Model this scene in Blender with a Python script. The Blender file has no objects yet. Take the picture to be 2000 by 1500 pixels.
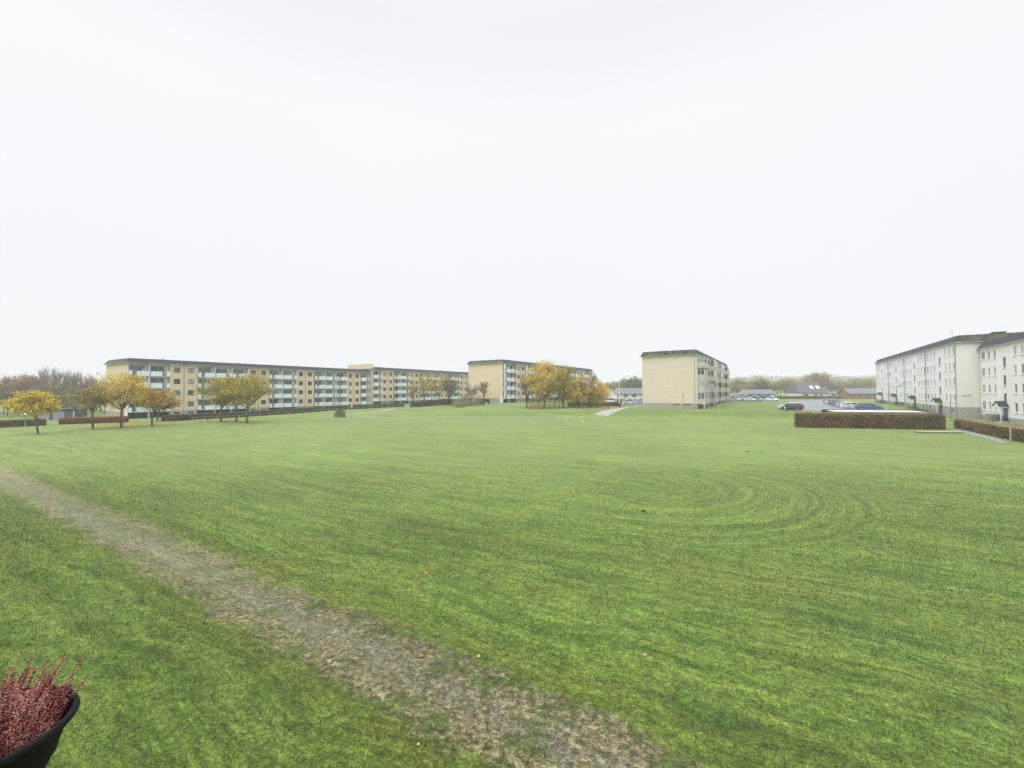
import bpy, math, random
import numpy as np
from mathutils import Vector, Matrix, noise as mnoise

SC = bpy.context.scene
COL = SC.collection
R = math.radians

# ------------------------------------------------------------------ camera
FPX, HCAM = 850.0, 5.6
PITCH, ROLL = math.atan(15 / 850), -0.0069
CP = Vector((0, 0, HCAM))
FW = Vector((0, math.cos(PITCH), math.sin(PITCH)))
_u0 = Vector((0, -math.sin(PITCH), math.cos(PITCH)))
_x0 = Vector((1, 0, 0))
RT = math.cos(ROLL) * _x0 + math.sin(ROLL) * _u0
UP = -math.sin(ROLL) * _x0 + math.cos(ROLL) * _u0
cam = bpy.data.cameras.new("camera")
cam.sensor_width = 36.0
cam.lens = 36.0 * FPX / 2000.0
cam.clip_start, cam.clip_end = 0.05, 5000
camo = bpy.data.objects.new("camera", cam)
camo.matrix_world = Matrix(((RT.x, UP.x, -FW.x, CP.x), (RT.y, UP.y, -FW.y, CP.y),
                            (RT.z, UP.z, -FW.z, CP.z), (0, 0, 0, 1)))
COL.objects.link(camo)
SC.camera = camo

# ------------------------------------------------------------------ world, sun, exposure
SUN_EL, SUN_AZ = R(55), R(235)          # azimuth clockwise from +Y
W = bpy.data.worlds.new("World")
SC.world = W
W.use_nodes = True
nt = W.node_tree
nt.nodes.clear()
def _n(t, typ, **kw):
    n = t.nodes.new(typ)
    for k, v in kw.items():
        setattr(n, k, v)
    return n
wo = _n(nt, 'ShaderNodeOutputWorld')
bg = _n(nt, 'ShaderNodeBackground')
sky = _n(nt, 'ShaderNodeTexSky', sky_type='NISHITA', sun_disc=False, sun_elevation=SUN_EL, sun_rotation=SUN_AZ)
tc = _n(nt, 'ShaderNodeTexCoord')
sp = _n(nt, 'ShaderNodeSeparateXYZ')
nt.links.new(tc.outputs['Generated'], sp.inputs[0])
fc = _n(nt, 'ShaderNodeFloatCurve')      # overcast cloud layer: zenith brighter than horizon
c = fc.mapping.curves[0]
pts = [(0, .176), (.2, .182), (.5, .192), (.72, .198), (.82, .46), (1, 1.0)]
c.points[0].location = pts[0]
c.points[1].location = pts[-1]
for p in pts[1:-1]:
    c.points.new(*p)
fc.mapping.update()
nt.links.new(sp.outputs['Z'], fc.inputs['Value'])
cn = _n(nt, 'ShaderNodeTexNoise')
cn.inputs['Scale'].default_value = 2.2
cn.inputs['Detail'].default_value = 3
nt.links.new(tc.outputs['Generated'], cn.inputs['Vector'])
mr = _n(nt, 'ShaderNodeMapRange')
mr.inputs['From Min'].default_value, mr.inputs['From Max'].default_value = .3, .7
mr.inputs['To Min'].default_value, mr.inputs['To Max'].default_value = 3.40, 3.46
nt.links.new(cn.outputs['Fac'], mr.inputs['Value'])
mu = _n(nt, 'ShaderNodeMath', operation='MULTIPLY')
nt.links.new(fc.outputs[0], mu.inputs[0])
nt.links.new(mr.outputs[0], mu.inputs[1])
vm = _n(nt, 'ShaderNodeVectorMath', operation='SCALE')
vm.inputs[0].default_value = (0.98, 0.997, 1.035)
nt.links.new(mu.outputs[0], vm.inputs['Scale'])
vs = _n(nt, 'ShaderNodeVectorMath', operation='SCALE')
vs.inputs['Scale'].default_value = 0.004
nt.links.new(sky.outputs[0], vs.inputs[0])
va = _n(nt, 'ShaderNodeVectorMath', operation='ADD')
nt.links.new(vm.outputs[0], va.inputs[0])
nt.links.new(vs.outputs[0], va.inputs[1])
nt.links.new(va.outputs[0], bg.inputs['Color'])
bg.inputs['Strength'].default_value = 1.0
nt.links.new(bg.outputs[0], wo.inputs['Surface'])

sl = bpy.data.lights.new("sun", 'SUN')
sl.energy = 1.2
sl.angle = R(80)
sl.color = (1.0, 0.97, 0.92)
so = bpy.data.objects.new("sun", sl)
_sd = Vector((math.sin(SUN_AZ) * math.cos(SUN_EL), math.cos(SUN_AZ) * math.cos(SUN_EL), math.sin(SUN_EL)))
so.rotation_euler = _sd.to_track_quat('Z', 'Y').to_euler()
so.location = (0, 0, 200)
COL.objects.link(so)

vsx = SC.view_settings
vsx.view_transform = 'Standard'
vsx.look = 'None'
vsx.exposure = 0.55
vsx.gamma = 1.0
SC.render.engine = 'CYCLES'
SC.cycles.max_bounces = 5
SC.cycles.diffuse_bounces = 4
SC.cycles.volume_bounces = 1
SC.cycles.transparent_max_bounces = 8
SC.cycles.caustics_reflective = False
SC.cycles.caustics_refractive = False
SC.cycles.use_denoising = True
SC.cycles.use_adaptive_sampling = False
SC.cycles.denoiser = 'OPENIMAGEDENOISE'
SC.cycles.denoising_input_passes = 'RGB_ALBEDO_NORMAL'
SC.cycles.denoising_prefilter = 'NONE'

# ------------------------------------------------------------------ helpers: tags, meshes
def tag(o, label=None, cat=None, group=None, kind=None):
    if label: o['label'] = label
    if cat: o['category'] = cat
    if group: o['group'] = group
    if kind: o['kind'] = kind
    return o

def empty(name, loc, rz=0.0, sc=None):
    o = bpy.data.objects.new(name, None)
    o.empty_display_size = .3
    o.location = loc
    o.rotation_euler = (0, 0, rz)
    if sc: o.scale = sc
    COL.objects.link(o)
    return o

def link(name, me, parent=None, loc=(0, 0, 0), rz=0.0, sc=None):
    o = bpy.data.objects.new(name, me)
    o.location = loc
    o.rotation_euler = (0, 0, rz)
    if sc: o.scale = sc
    if parent: o.parent = parent
    COL.objects.link(o)
    return o

KIDS = {}
def copy_tree(o, parent=None):
    c = o.copy()
    COL.objects.link(c)
    if parent: c.parent = parent
    for ch in list(o.children):
        copy_tree(ch, c)
    return c

class MB:
    def __init__(self):
        self.v, self.f, self.m = [], [], []
    def face(self, pts, m=0):
        n = len(self.v)
        self.v += [tuple(p) for p in pts]
        self.f.append(tuple(range(n, n + len(pts))))
        self.m.append(m)
    def box(self, x0, x1, y0, y1, z0, z1, m=0):
        n = len(self.v)
        self.v += [(x0, y0, z0), (x1, y0, z0), (x1, y1, z0), (x0, y1, z0),
                   (x0, y0, z1), (x1, y0, z1), (x1, y1, z1), (x0, y1, z1)]
        for q in ((0, 3, 2, 1), (4, 5, 6, 7), (0, 1, 5, 4), (1, 2, 6, 5), (2, 3, 7, 6), (3, 0, 4, 7)):
            self.f.append(tuple(n + i for i in q))
            self.m.append(m)
    def tube(self, pts, rad, sides=6, m=0, cap=True):
        pts = [Vector(p) for p in pts]
        rad = [rad] * len(pts) if not hasattr(rad, '__len__') else rad
        n0 = len(self.v)
        ref = None
        for i, p in enumerate(pts):
            d = (pts[min(i + 1, len(pts) - 1)] - pts[max(i - 1, 0)])
            if d.length < 1e-9: d = Vector((0, 0, 1))
            d.normalize()
            if ref is None:
                ref = Vector((1, 0, 0)) if abs(d.x) < .8 else Vector((0, 1, 0))
            a = d.cross(ref)
            a.normalize()
            b = d.cross(a)
            ref = -b if False else ref
            for k in range(sides):
                t = 2 * math.pi * k / sides
                self.v.append(tuple(p + (a * math.cos(t) + b * math.sin(t)) * rad[i]))
        for i in range(len(pts) - 1):
            for k in range(sides):
                k2 = (k + 1) % sides
                self.f.append((n0 + i * sides + k, n0 + i * sides + k2, n0 + (i + 1) * sides + k2, n0 + (i + 1) * sides + k))
                self.m.append(m)
        if cap:
            self.f.append(tuple(n0 + k for k in reversed(range(sides))))
            self.m.append(m)
            e = n0 + (len(pts) - 1) * sides
            self.f.append(tuple(e + k for k in range(sides)))
            self.m.append(m)
    def lathe(self, prof, sides=16, m=0, c=(0, 0, 0), tilt=(0, 0)):
        n0 = len(self.v)
        for (r, z) in prof:
            for k in range(sides):
                t = 2 * math.pi * k / sides
                x, y = r * math.cos(t), r * math.sin(t)
                self.v.append((c[0] + x, c[1] + y, c[2] + z + tilt[0] * x + tilt[1] * y))
        for i in range(len(prof) - 1):
            for k in range(sides):
                k2 = (k + 1) % sides
                self.f.append((n0 + i * sides + k, n0 + i * sides + k2, n0 + (i + 1) * sides + k2, n0 + (i + 1) * sides + k))
                self.m.append(m)
    def holes(self, x0, x1, z0, z1, hs, y=0.0, reveal=.12, m=0):
        """wall in the plane y facing -y with rectangular holes (hx0,hx1,hz0,hz1) and their reveals"""
        xs = sorted({x0, x1} | {h[0] for h in hs} | {h[1] for h in hs})
        zs = sorted({z0, z1} | {h[2] for h in hs} | {h[3] for h in hs})
        for i in range(len(xs) - 1):
            run = None
            for j in range(len(zs) - 1):
                cx, cz = (xs[i] + xs[i + 1]) / 2, (zs[j] + zs[j + 1]) / 2
                inside = any(h[0] < cx < h[1] and h[2] < cz < h[3] for h in hs)
                if inside:
                    if run is not None:
                        self.face([(xs[i], y, run), (xs[i + 1], y, run), (xs[i + 1], y, zs[j]), (xs[i], y, zs[j])], m)
                    run = None
                elif run is None:
                    run = zs[j]
            if run is not None:
                self.face([(xs[i], y, run), (xs[i + 1], y, run), (xs[i + 1], y, zs[-1]), (xs[i], y, zs[-1])], m)
        for (a, b, c_, d) in hs:
            e = y + reveal
            self.face([(a, y, c_), (a, e, c_), (a, e, d), (a, y, d)], m)
            self.face([(b, y, c_), (b, y, d), (b, e, d), (b, e, c_)], m)
            self.face([(a, y, d), (a, e, d), (b, e, d), (b, y, d)], m)
            self.face([(a, y, c_), (b, y, c_), (b, e, c_), (a, e, c_)], m)
    def mesh(self, name, mats, smooth=False):
        me = bpy.data.meshes.new(name)
        me.from_pydata(self.v, [], self.f)
        for mm in (mats if isinstance(mats, (list, tuple)) else [mats]):
            me.materials.append(mm)
        if any(self.m):
            me.polygons.foreach_set('material_index', self.m)
        if smooth:
            me.polygons.foreach_set('use_smooth', [True] * len(self.f))
        me.update()
        return me
    def obj(self, name, mats, parent=None, smooth=False, **kw):
        return link(name, self.mesh(name, mats, smooth), parent, **kw)

# ------------------------------------------------------------------ materials
MATS = {}
def mat(name, col, rough=.8, col2=None, scale=3.0, stretch=(1, 1, 1), detail=4, bump=0.0, bscale=None,
        metal=0.0, spec=.3, coat=0.0, contrast=(.35, .65), coords='Object'):
    m = bpy.data.materials.new(name)
    m.use_nodes = True
    t = m.node_tree
    b = t.nodes['Principled BSDF']
    b.inputs['Roughness'].default_value = rough
    b.inputs['Metallic'].default_value = metal
    b.inputs['Specular IOR Level'].default_value = spec
    b.inputs['Coat Weight'].default_value = coat
    col2 = col2 or tuple(x * .85 for x in col)
    co = _n(t, 'ShaderNodeTexCoord')
    mp = _n(t, 'ShaderNodeMapping')
    mp.inputs['Scale'].default_value = stretch
    t.links.new(co.outputs[coords], mp.inputs[0])
    no = _n(t, 'ShaderNodeTexNoise')
    no.inputs['Scale'].default_value = scale
    no.inputs['Detail'].default_value = detail
    no.inputs['Roughness'].default_value = .6
    t.links.new(mp.outputs[0], no.inputs['Vector'])
    cr = _n(t, 'ShaderNodeValToRGB')
    cr.color_ramp.elements[0].position, cr.color_ramp.elements[1].position = contrast
    cr.color_ramp.elements[0].color = (*col2, 1)
    cr.color_ramp.elements[1].color = (*col, 1)
    t.links.new(no.outputs['Fac'], cr.inputs[0])
    t.links.new(cr.outputs[0], b.inputs['Base Color'])
    if bump:
        bn = _n(t, 'ShaderNodeTexNoise')
        bn.inputs['Scale'].default_value = bscale or scale * 4
        bn.inputs['Detail'].default_value = 3
        t.links.new(co.outputs[coords], bn.inputs['Vector'])
        bp = _n(t, 'ShaderNodeBump')
        bp.inputs['Strength'].default_value = bump
        bp.inputs['Distance'].default_value = .05
        t.links.new(bn.outputs['Fac'], bp.inputs['Height'])
        t.links.new(bp.outputs[0], b.inputs['Normal'])
    MATS[name] = m
    return m

def leafmat(name, cols, rough=.75, spec=.15, noise_scale=.5):
    """foliage: every leaf (mesh island) takes its own colour from the list, drifting over the crown"""
    m = bpy.data.materials.new(name)
    m.use_nodes = True
    t = m.node_tree
    b = t.nodes['Principled BSDF']
    b.inputs['Roughness'].default_value = rough
    b.inputs['Specular IOR Level'].default_value = spec
    g = _n(t, 'ShaderNodeNewGeometry')
    co = _n(t, 'ShaderNodeTexCoord')
    no = _n(t, 'ShaderNodeTexNoise')
    no.inputs['Scale'].default_value = noise_scale
    no.inputs['Detail'].default_value = 1
    t.links.new(co.outputs['Object'], no.inputs['Vector'])
    a = _n(t, 'ShaderNodeMath', operation='MULTIPLY_ADD')
    t.links.new(no.outputs['Fac'], a.inputs[0])
    a.inputs[1].default_value = 1.4
    a.inputs[2].default_value = -.45
    a2 = _n(t, 'ShaderNodeMath', operation='MULTIPLY_ADD')
    t.links.new(g.outputs['Random Per Island'], a2.inputs[0])
    a2.inputs[1].default_value = .55
    t.links.new(a.outputs[0], a2.inputs[2])
    cr = _n(t, 'ShaderNodeValToRGB')
    els = cr.color_ramp.elements
    els[0].position, els[0].color = 0, (*cols[0], 1)
    els[1].position, els[1].color = 1, (*cols[-1], 1)
    for i, c_ in enumerate(cols[1:-1]):
        e = els.new((i + 1) / (len(cols) - 1))
        e.color = (*c_, 1)
    t.links.new(a2.outputs[0], cr.inputs[0])
    t.links.new(cr.outputs[0], b.inputs['Base Color'])
    MATS[name] = m
    return m

def brickmat(name, c1, c2, mortar, size=.22):
    m = bpy.data.materials.new(name)
    m.use_nodes = True
    t = m.node_tree
    b = t.nodes['Principled BSDF']
    b.inputs['Roughness'].default_value = .9
    b.inputs['Specular IOR Level'].default_value = .2
    co = _n(t, 'ShaderNodeTexCoord')
    sx = _n(t, 'ShaderNodeSeparateXYZ')
    t.links.new(co.outputs['Object'], sx.inputs[0])
    ad = _n(t, 'ShaderNodeMath', operation='ADD')
    t.links.new(sx.outputs['X'], ad.inputs[0])
    t.links.new(sx.outputs['Y'], ad.inputs[1])
    cx = _n(t, 'ShaderNodeCombineXYZ')
    t.links.new(ad.outputs[0], cx.inputs['X'])
    t.links.new(sx.outputs['Z'], cx.inputs['Y'])
    br = _n(t, 'ShaderNodeTexBrick')
    br.inputs['Scale'].default_value = 1.0
    br.inputs['Brick Width'].default_value = size
    br.inputs['Row Height'].default_value = size * .3
    br.inputs['Mortar Size'].default_value = .012
    br.inputs['Color1'].default_value = (*c1, 1)
    br.inputs['Color2'].default_value = (*c2, 1)
    br.inputs['Mortar'].default_value = (*mortar, 1)
    t.links.new(cx.outputs[0], br.inputs['Vector'])
    mp = _n(t, 'ShaderNodeMapping')
    mp.inputs['Scale'].default_value = (.35, .35, 2.2)
    t.links.new(co.outputs['Object'], mp.inputs[0])
    no = _n(t, 'ShaderNodeTexNoise')
    no.inputs['Scale'].default_value = 1.0
    no.inputs['Detail'].default_value = 6
    no.inputs['Roughness'].default_value = .7
    t.links.new(mp.outputs[0], no.inputs['Vector'])
    mr_ = _n(t, 'ShaderNodeMapRange')
    mr_.inputs['From Min'].default_value, mr_.inputs['From Max'].default_value = .3, .7
    mr_.inputs['To Min'].default_value, mr_.inputs['To Max'].default_value = .90, 1.06
    t.links.new(no.outputs['Fac'], mr_.inputs['Value'])
    sc = _n(t, 'ShaderNodeVectorMath', operation='SCALE')
    t.links.new(br.outputs['Color'], sc.inputs[0])
    t.links.new(mr_.outputs[0], sc.inputs['Scale'])
    t.links.new(sc.outputs[0], b.inputs['Base Color'])
    MATS[name] = m
    return m

brick_y = brickmat('yellow_brick', (.77, .64, .445), (.72, .60, .41), (.69, .58, .42))
brick_b = brickmat('pale_brick', (.73, .645, .51), (.68, .60, .47), (.66, .59, .48))
brick_w = brickmat('whitewashed_brick', (.82, .81, .79), (.79, .78, .76), (.77, .76, .74))
brick_wg = brickmat('cream_washed_brick', (.74, .72, .67), (.69, .67, .62), (.66, .64, .59))
M_white = mat('white_render', (.82, .82, .82), .8, (.74, .74, .74), 1.5)
M_lwhite = mat('loggia_white', (.86, .86, .86), .8, (.80, .80, .81), .8)
M_plaster = mat('white_plaster', (.86, .86, .855), .85, (.80, .80, .795), .5, (1, 1, .3))
M_cream = mat('cream_plaster', (.76, .745, .70), .9, (.71, .695, .65), .6, (1, 1, .4))
M_plinth = mat('concrete_plinth', (.44, .42, .38), .9, (.33, .32, .29), 2.5, bump=.2)
M_conc = mat('balcony_concrete', (.56, .53, .46), .9, (.46, .43, .37), 1.2, bump=.15)
M_dark = mat('painted_recess_shade', (.06, .06, .06), .9, (.04, .04, .04), 2)  # near-black colour stands in for the shade inside recesses and openings
M_felt = mat('roof_felt', (.055, .055, .06), .9, (.03, .031, .035), 1.6, (1, 1, .15))
M_moss = mat('mossy_felt', (.105, .11, .06), .95, (.028, .032, .028), 1.1, (1, 1, .06), contrast=(.4, .6))
M_frame = mat('dark_brown_frame', (.05, .038, .032), .6, (.04, .03, .028), 4)
M_wframe = mat('white_frame', (.80, .80, .79), .5, (.74, .74, .73), 4)
M_blue = mat('blue_frame', (.045, .07, .22), .5, (.035, .055, .17), 4)
M_panel = mat('pale_blue_panel', (.77, .86, .93), .35, (.72, .815, .89), .8, spec=.5)
M_slab = mat('slab_edge', (.30, .33, .34), .85, (.24, .27, .28), 2)
M_bslab = mat('balcony_slab', (.60, .62, .63), .8, (.50, .52, .53), 2)
M_gutter = mat('gutter_trim', (.45, .45, .44), .6, (.36, .36, .36), 2)
M_pipe = mat('downpipe', (.28, .25, .21), .6, (.22, .20, .17), 3)
M_steel = mat('galvanised_steel', (.42, .44, .44), .45, (.33, .35, .35), 6, metal=.6)
M_black = mat('black_plastic', (.009, .009, .010), .6, (.005, .005, .006), 20, bump=.1, spec=.15)
M_tyre = mat('tyre_rubber', (.02, .02, .02), .9, (.015, .015, .015), 8)
M_rim = mat('alloy_rim', (.62, .63, .65), .35, (.5, .5, .52), 5, metal=.4)
M_lampg = mat('lamp_white', (.85, .85, .83), .4, (.8, .8, .78), 4)
M_lampred = mat('tail_light', (.35, .02, .02), .3, (.28, .015, .015), 5)
M_asphalt = mat('asphalt', (.21, .22, .245), .6, (.15, .155, .175), .6, bump=.1, bscale=30)
M_paving = mat('paving', (.33, .315, .29), .9, (.24, .23, .205), 1.4)
M_gravel2 = mat('grit_path', (.25, .25, .24), .95, (.15, .16, .14), 3)
M_bark = mat('bark', (.10, .085, .07), .95, (.05, .045, .038), 4, (1, 1, .3), bump=.4, bscale=12)
M_barkg = mat('bark_lichen', (.20, .185, .135), .95, (.10, .09, .07), 3, (1, 1, .4), bump=.4, bscale=12)
M_twig = mat('twigs', (.27, .215, .175), .95, (.18, .15, .13), .6)
M_twigr = mat('russet_twigs', (.36, .20, .125), .95, (.24, .15, .105), .5)
M_wood = mat('weathered_wood', (.40, .35, .26), .9, (.28, .24, .18), 3, (1, 1, .2))
M_tile = mat('dark_tile_roof', (.115, .115, .125), .8, (.08, .08, .09), 2, (1, 1, .4))
M_greyroof = mat('grey_sheet_roof', (.17, .18, .195), .8, (.12, .13, .14), 1.2)
M_shed = mat('blue_grey_boards', (.10, .13, .16), .7, (.07, .09, .115), 2, (4, 1, .1))
M_redbrick = mat('red_brick', (.33, .17, .12), .9, (.25, .13, .09), 3)
def glass(name, col, rough=.06, spec=.6):
    return mat(name, col, rough, tuple(x * .55 for x in col), .7, spec=spec)
G_dark = glass('glass_dark', (.07, .08, .09))
G_skypaint = glass('glass_painted_sky', (.19, .22, .27))  # blue-grey base colour paints the reflected sky into the panes
G_cur = glass('glass_curtain', (.48, .48, .46), .15)
G_pale = glass('glass_pale', (.36, .40, .42), .1)
G_blue = glass('glass_blue', (.055, .085, .24), .15)
G_car = glass('car_glass', (.03, .035, .04))

# ------------------------------------------------------------------ ground: terrain function
UA = R(58.5)
U = Vector((math.cos(UA), math.sin(UA), 0))
Vv = Vector((-math.sin(UA), math.cos(UA), 0))
EDGE = np.array([(-200, 104), (-60, 101), (-42, 99), (0, 95.5), (22, 95.5), (40, 91), (54, 84), (63, 66), (75, 50), (140, -60)], float)
CTRL = np.array([(-130, 90, .1), (-100, 95, .1), (-87, 98.7, .3), (-53, 158, .8), (-70, 120, .4), (-64, 106, .1), (-37, 132, .6), (-30, 145, .7),
                 (-16, 138, 1.7), (-48, 166, 1.3), (-3, 135, 2.2), (-14, 143, 2.2), (20, 170, 2.3), (38, 205, 2.4), (42.7, 99, 1.35),
                 (33, 106, 1.5), (60, 128, 1.6), (80, 160, 1.6), (77.5, 75.8, .5), (98, 110, 1.5), (117, 139, 1.6), (80, 74, .45),
                 (72, 62, .35), (46, 96, 1.3), (62, 93, 1.2), (74, 90, 1.2), (90, 156, 1.4), (55, 155, 1.4), (64, 70, .5), (50, 74, .6),
                 (0, 112, 1.2), (20, 112, 1.3), (-10, 118, 1.3), (-20, 108, .5), (-42, 106, .15), (-28, 125, 1.1), (0, 300, 1.6), (150, 250, 1.5), (-150, 200, .5),
                 (60, 40, .1), (85, 50, .2), (130, 60, .4), (200, 120, 1), (-200, 100, .1)], float)
def gz_np(x, y):
    x = np.asarray(x, float); y = np.asarray(y, float)
    num = np.zeros_like(x); den = np.zeros_like(x)
    for cx, cy, cz in CTRL:
        w = 1.0 / (((x - cx) ** 2 + (y - cy) ** 2 + 9.0) ** 1.6)
        num += w * cz; den += w
    pl = num / den
    t = np.clip((y - np.interp(x, EDGE[:, 0], EDGE[:, 1])) / 7.0, 0, 1)
    z = pl * t * t * (3 - 2 * t)
    d = np.hypot(x, y)
    q = np.clip((d - 300) / 260.0, 0, 1)
    side = np.clip((x - 60) / 120.0, 0, 1)
    z = z + 7.5 * q * q * (3 - 2 * q) * side
    return z
_GX0, _GY0, _GS = -320.0, -60.0, 1.0
_GG = gz_np(*np.meshgrid(np.arange(_GX0, 361, _GS), np.arange(_GY0, 541, _GS))).tolist()
def gz(x, y):
    """terrain height, read off a one-metre table"""
    u, v = (x - _GX0) / _GS, (y - _GY0) / _GS
    i, j = int(u), int(v)
    if u < 0 or v < 0 or j >= len(_GG) - 1 or i >= len(_GG[0]) - 1:
        return float(gz_np(np.array([x]), np.array([y]))[0])
    a, b = u - i, v - j
    r0, r1 = _GG[j], _GG[j + 1]
    return (r0[i] * (1 - a) + r0[i + 1] * a) * (1 - b) + (r1[i] * (1 - a) + r1[i + 1] * a) * b

def ray(px, py):
    return FW + RT * ((px - 1000) / FPX) + UP * ((750 - py) / FPX)
def at(px, py, Y):
    d = ray(px, py)
    return CP + d * (Y / d.y)
def hit(px, py, lo=4.0, hi=420.0):
    d = ray(px, py)
    ys = np.concatenate([np.arange(lo, 60, .1), np.arange(60, hi, .25)])
    xs = CP.x + d.x / d.y * ys
    zs = CP.z + d.z / d.y * ys
    g = gz_np(xs, ys)
    k = np.argmax(zs <= g)
    if not (zs <= g).any(): k = len(ys) - 1
    return Vector((xs[k], ys[k], g[k]))
def onground(px, Y):
    p = at(px, 765, Y)
    return Vector((p.x, Y, gz(p.x, Y)))

# ---------------- turf material (lawn and worn gravel track share one world-space colouring)
def turf_material(blades=False):
    m = bpy.data.materials.new('grass_blades' if blades else 'turf')
    m.use_nodes = True
    t = m.node_tree
    b = t.nodes['Principled BSDF']
    L = t.links.new
    geo = _n(t, 'ShaderNodeNewGeometry')
    P = geo.outputs['Position']
    def math_(op, a, b_=None, c_=None, clamp=False):
        n = _n(t, 'ShaderNodeMath', operation=op)
        n.use_clamp = clamp
        for i, v in enumerate((a, b_, c_)):
            if v is None: continue
            if isinstance(v, (int, float)): n.inputs[i].default_value = v
            else: L(v, n.inputs[i])
        return n.outputs[0]
    def dot(vec):
        n = _n(t, 'ShaderNodeVectorMath', operation='DOT_PRODUCT')
        L(P, n.inputs[0]); n.inputs[1].default_value = vec
        return n.outputs['Value']
    def noise(vec, scale, detail=2, rough=.55, dist=0):
        n = _n(t, 'ShaderNodeTexNoise')
        n.inputs['Scale'].default_value = scale
        n.inputs['Detail'].default_value = detail
        n.inputs['Roughness'].default_value = rough
        n.inputs['Distortion'].default_value = dist
        L(vec, n.inputs['Vector'])
        return n.outputs['Fac']
    def mapr(v, a, b_, c_=0.0, d=1.0, smooth=False):
        n = _n(t, 'ShaderNodeMapRange')
        if smooth: n.interpolation_type = 'SMOOTHSTEP'
        n.inputs['From Min'].default_value, n.inputs['From Max'].default_value = a, b_
        n.inputs['To Min'].default_value, n.inputs['To Max'].default_value = c_, d
        L(v, n.inputs['Value'])
        return n.outputs[0]
    def mix(f, a, b_):
        n = _n(t, 'ShaderNodeMix', data_type='RGBA')
        if isinstance(f, (int, float)): n.inputs[0].default_value = f
        else: L(f, n.inputs[0])
        for i, v in ((6, a), (7, b_)):
            if isinstance(v, tuple): n.inputs[i].default_value = (*v, 1)
            else: L(v, n.inputs[i])
        return n.outputs[2]
    def comb(x, y, z=0.0):
        n = _n(t, 'ShaderNodeCombineXYZ')
        for i, v in enumerate((x, y, z)):
            if isinstance(v, (int, float)): n.inputs[i].default_value = v
            else: L(v, n.inputs[i])
        return n.outputs[0]
    nn = dot(tuple(U)); tt = dot(tuple(Vv))
    # mower lines: straight runs along the track, looping round at the right-hand end
    warp = math_('MULTIPLY', math_('SUBTRACT', noise(P, .16, 3), .5), 2.6)
    def stadium(n0, t0):
        dn = math_('ADD', math_('SUBTRACT', nn, n0), warp)
        dt = math_('MAXIMUM', math_('SUBTRACT', t0, tt), 0.0)
        return math_('SQRT', math_('ADD', math_('MULTIPLY', dn, dn), math_('MULTIPLY', dt, dt)))
    def choose(sa, lim):
        inside = math_('LESS_THAN', sa, lim)
        return inside
    s1, s2 = stadium(26.5, 7.0), stadium(44.0, 19.0)
    i1, i2 = math_('LESS_THAN', s1, 11.0), math_('LESS_THAN', s2, 7.5)
    straight = math_('ADD', nn, warp)
    s = math_('ADD', math_('MULTIPLY', i1, s1), math_('MULTIPLY', math_('SUBTRACT', 1.0, i1), math_('ADD', math_('MULTIPLY', i2, s2), math_('MULTIPLY', math_('SUBTRACT', 1.0, i2), straight))))
    jit = math_('MULTIPLY', noise(comb(math_('MULTIPLY', s, 1.2), math_('MULTIPLY', tt, .22)), 1.0, 3, .6), 5.0)
    wave = math_('SINE', math_('ADD', math_('MULTIPLY', s, 5.6), jit))
    lines = noise(comb(math_('MULTIPLY', s, 2.6), math_('MULTIPLY', tt, .22), math_('MULTIPLY', nn, .08)), 1.0, 3, .6)
    lines2 = noise(comb(math_('MULTIPLY', s, 9.0), math_('MULTIPLY', tt, 1.1), 3.0), 1.0, 3, .65)
    fine = noise(P, 21.0, 4, .8)
    tuft = noise(P, 8.0, 3, .7)
    mid = noise(P, 1.7, 4, .6)
    patch = noise(P, .42, 3, .55)
    patch2 = noise(P, .23, 3, .55, .6)
    big = noise(P, .06, 2, .5)
    g = mix(mapr(mid, .3, .7), (.060, .125, .014), (.146, .218, .034))
    g = mix(mapr(patch, .50, .66, 0, .62, True), g, (.036, .092, .022))           # clover patches
    g = mix(mapr(patch2, .50, .68, 0, .42, True), g, (.150, .150, .022))          # yellowish dry areas
    g = mix(mapr(lines, .36, .64, 0, .7), mix(.6, g, (.040, .078, .008)), mix(.45, g, (.195, .225, .045)))
    # dry bleached turf beside the track
    dtr = math_('SUBTRACT', nn, math_('MULTIPLY_ADD', tt, TRACK_S, TRACK_N))
    wob = math_('MULTIPLY', math_('SUBTRACT', noise(P, .5, 4, .62), .5), 1.5)
    wob2 = math_('MULTIPLY', math_('SUBTRACT', noise(P, 3.2, 3, .6), .5), .7)
    wide = math_('MULTIPLY', math_('SUBTRACT', noise(P, .16, 2, .5), .5), .7)
    dd = math_('ADD', math_('ADD', math_('ABSOLUTE', dtr), wob2), math_('ADD', wob, wide))
    dry = mapr(dd, .72, 1.15, 1, 0, True)
    olive = mapr(dd, .9, 2.4, .45, 0, True)
    g = mix(olive, g, (.080, .088, .013))
    moss = mix(mapr(tuft, .35, .65), (.064, .062, .027), (.180, .157, .083))
    green_in = mapr(noise(P, 1.1, 3, .6), .50, .62, 0, .85, True)
    moss = mix(green_in, moss, (.055, .078, .018))
    g = mix(dry, g, moss)
    core = mapr(dd, .05, .55, 1, 0, True)
    vo = _n(t, 'ShaderNodeTexVoronoi')
    vo.inputs['Scale'].default_value = 26.0
    L(P, vo.inputs['Vector'])
    sepv = _n(t, 'ShaderNodeSeparateColor')
    L(vo.outputs['Color'], sepv.inputs[0])
    stone = mix(sepv.outputs[0], (.054, .051, .038), (.200, .186, .138))
    stone = mix(mapr(noise(P, 2.3, 4, .65), .36, .60, 0, .85, True), stone, moss)
    g = mix(math_('MULTIPLY', core, .85), g, stone)
    # blade-scale variation
    f1 = mapr(fine, .34, .66, .35, 1.7)
    f2 = mapr(tuft, .34, .66, .62, 1.42)
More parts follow.
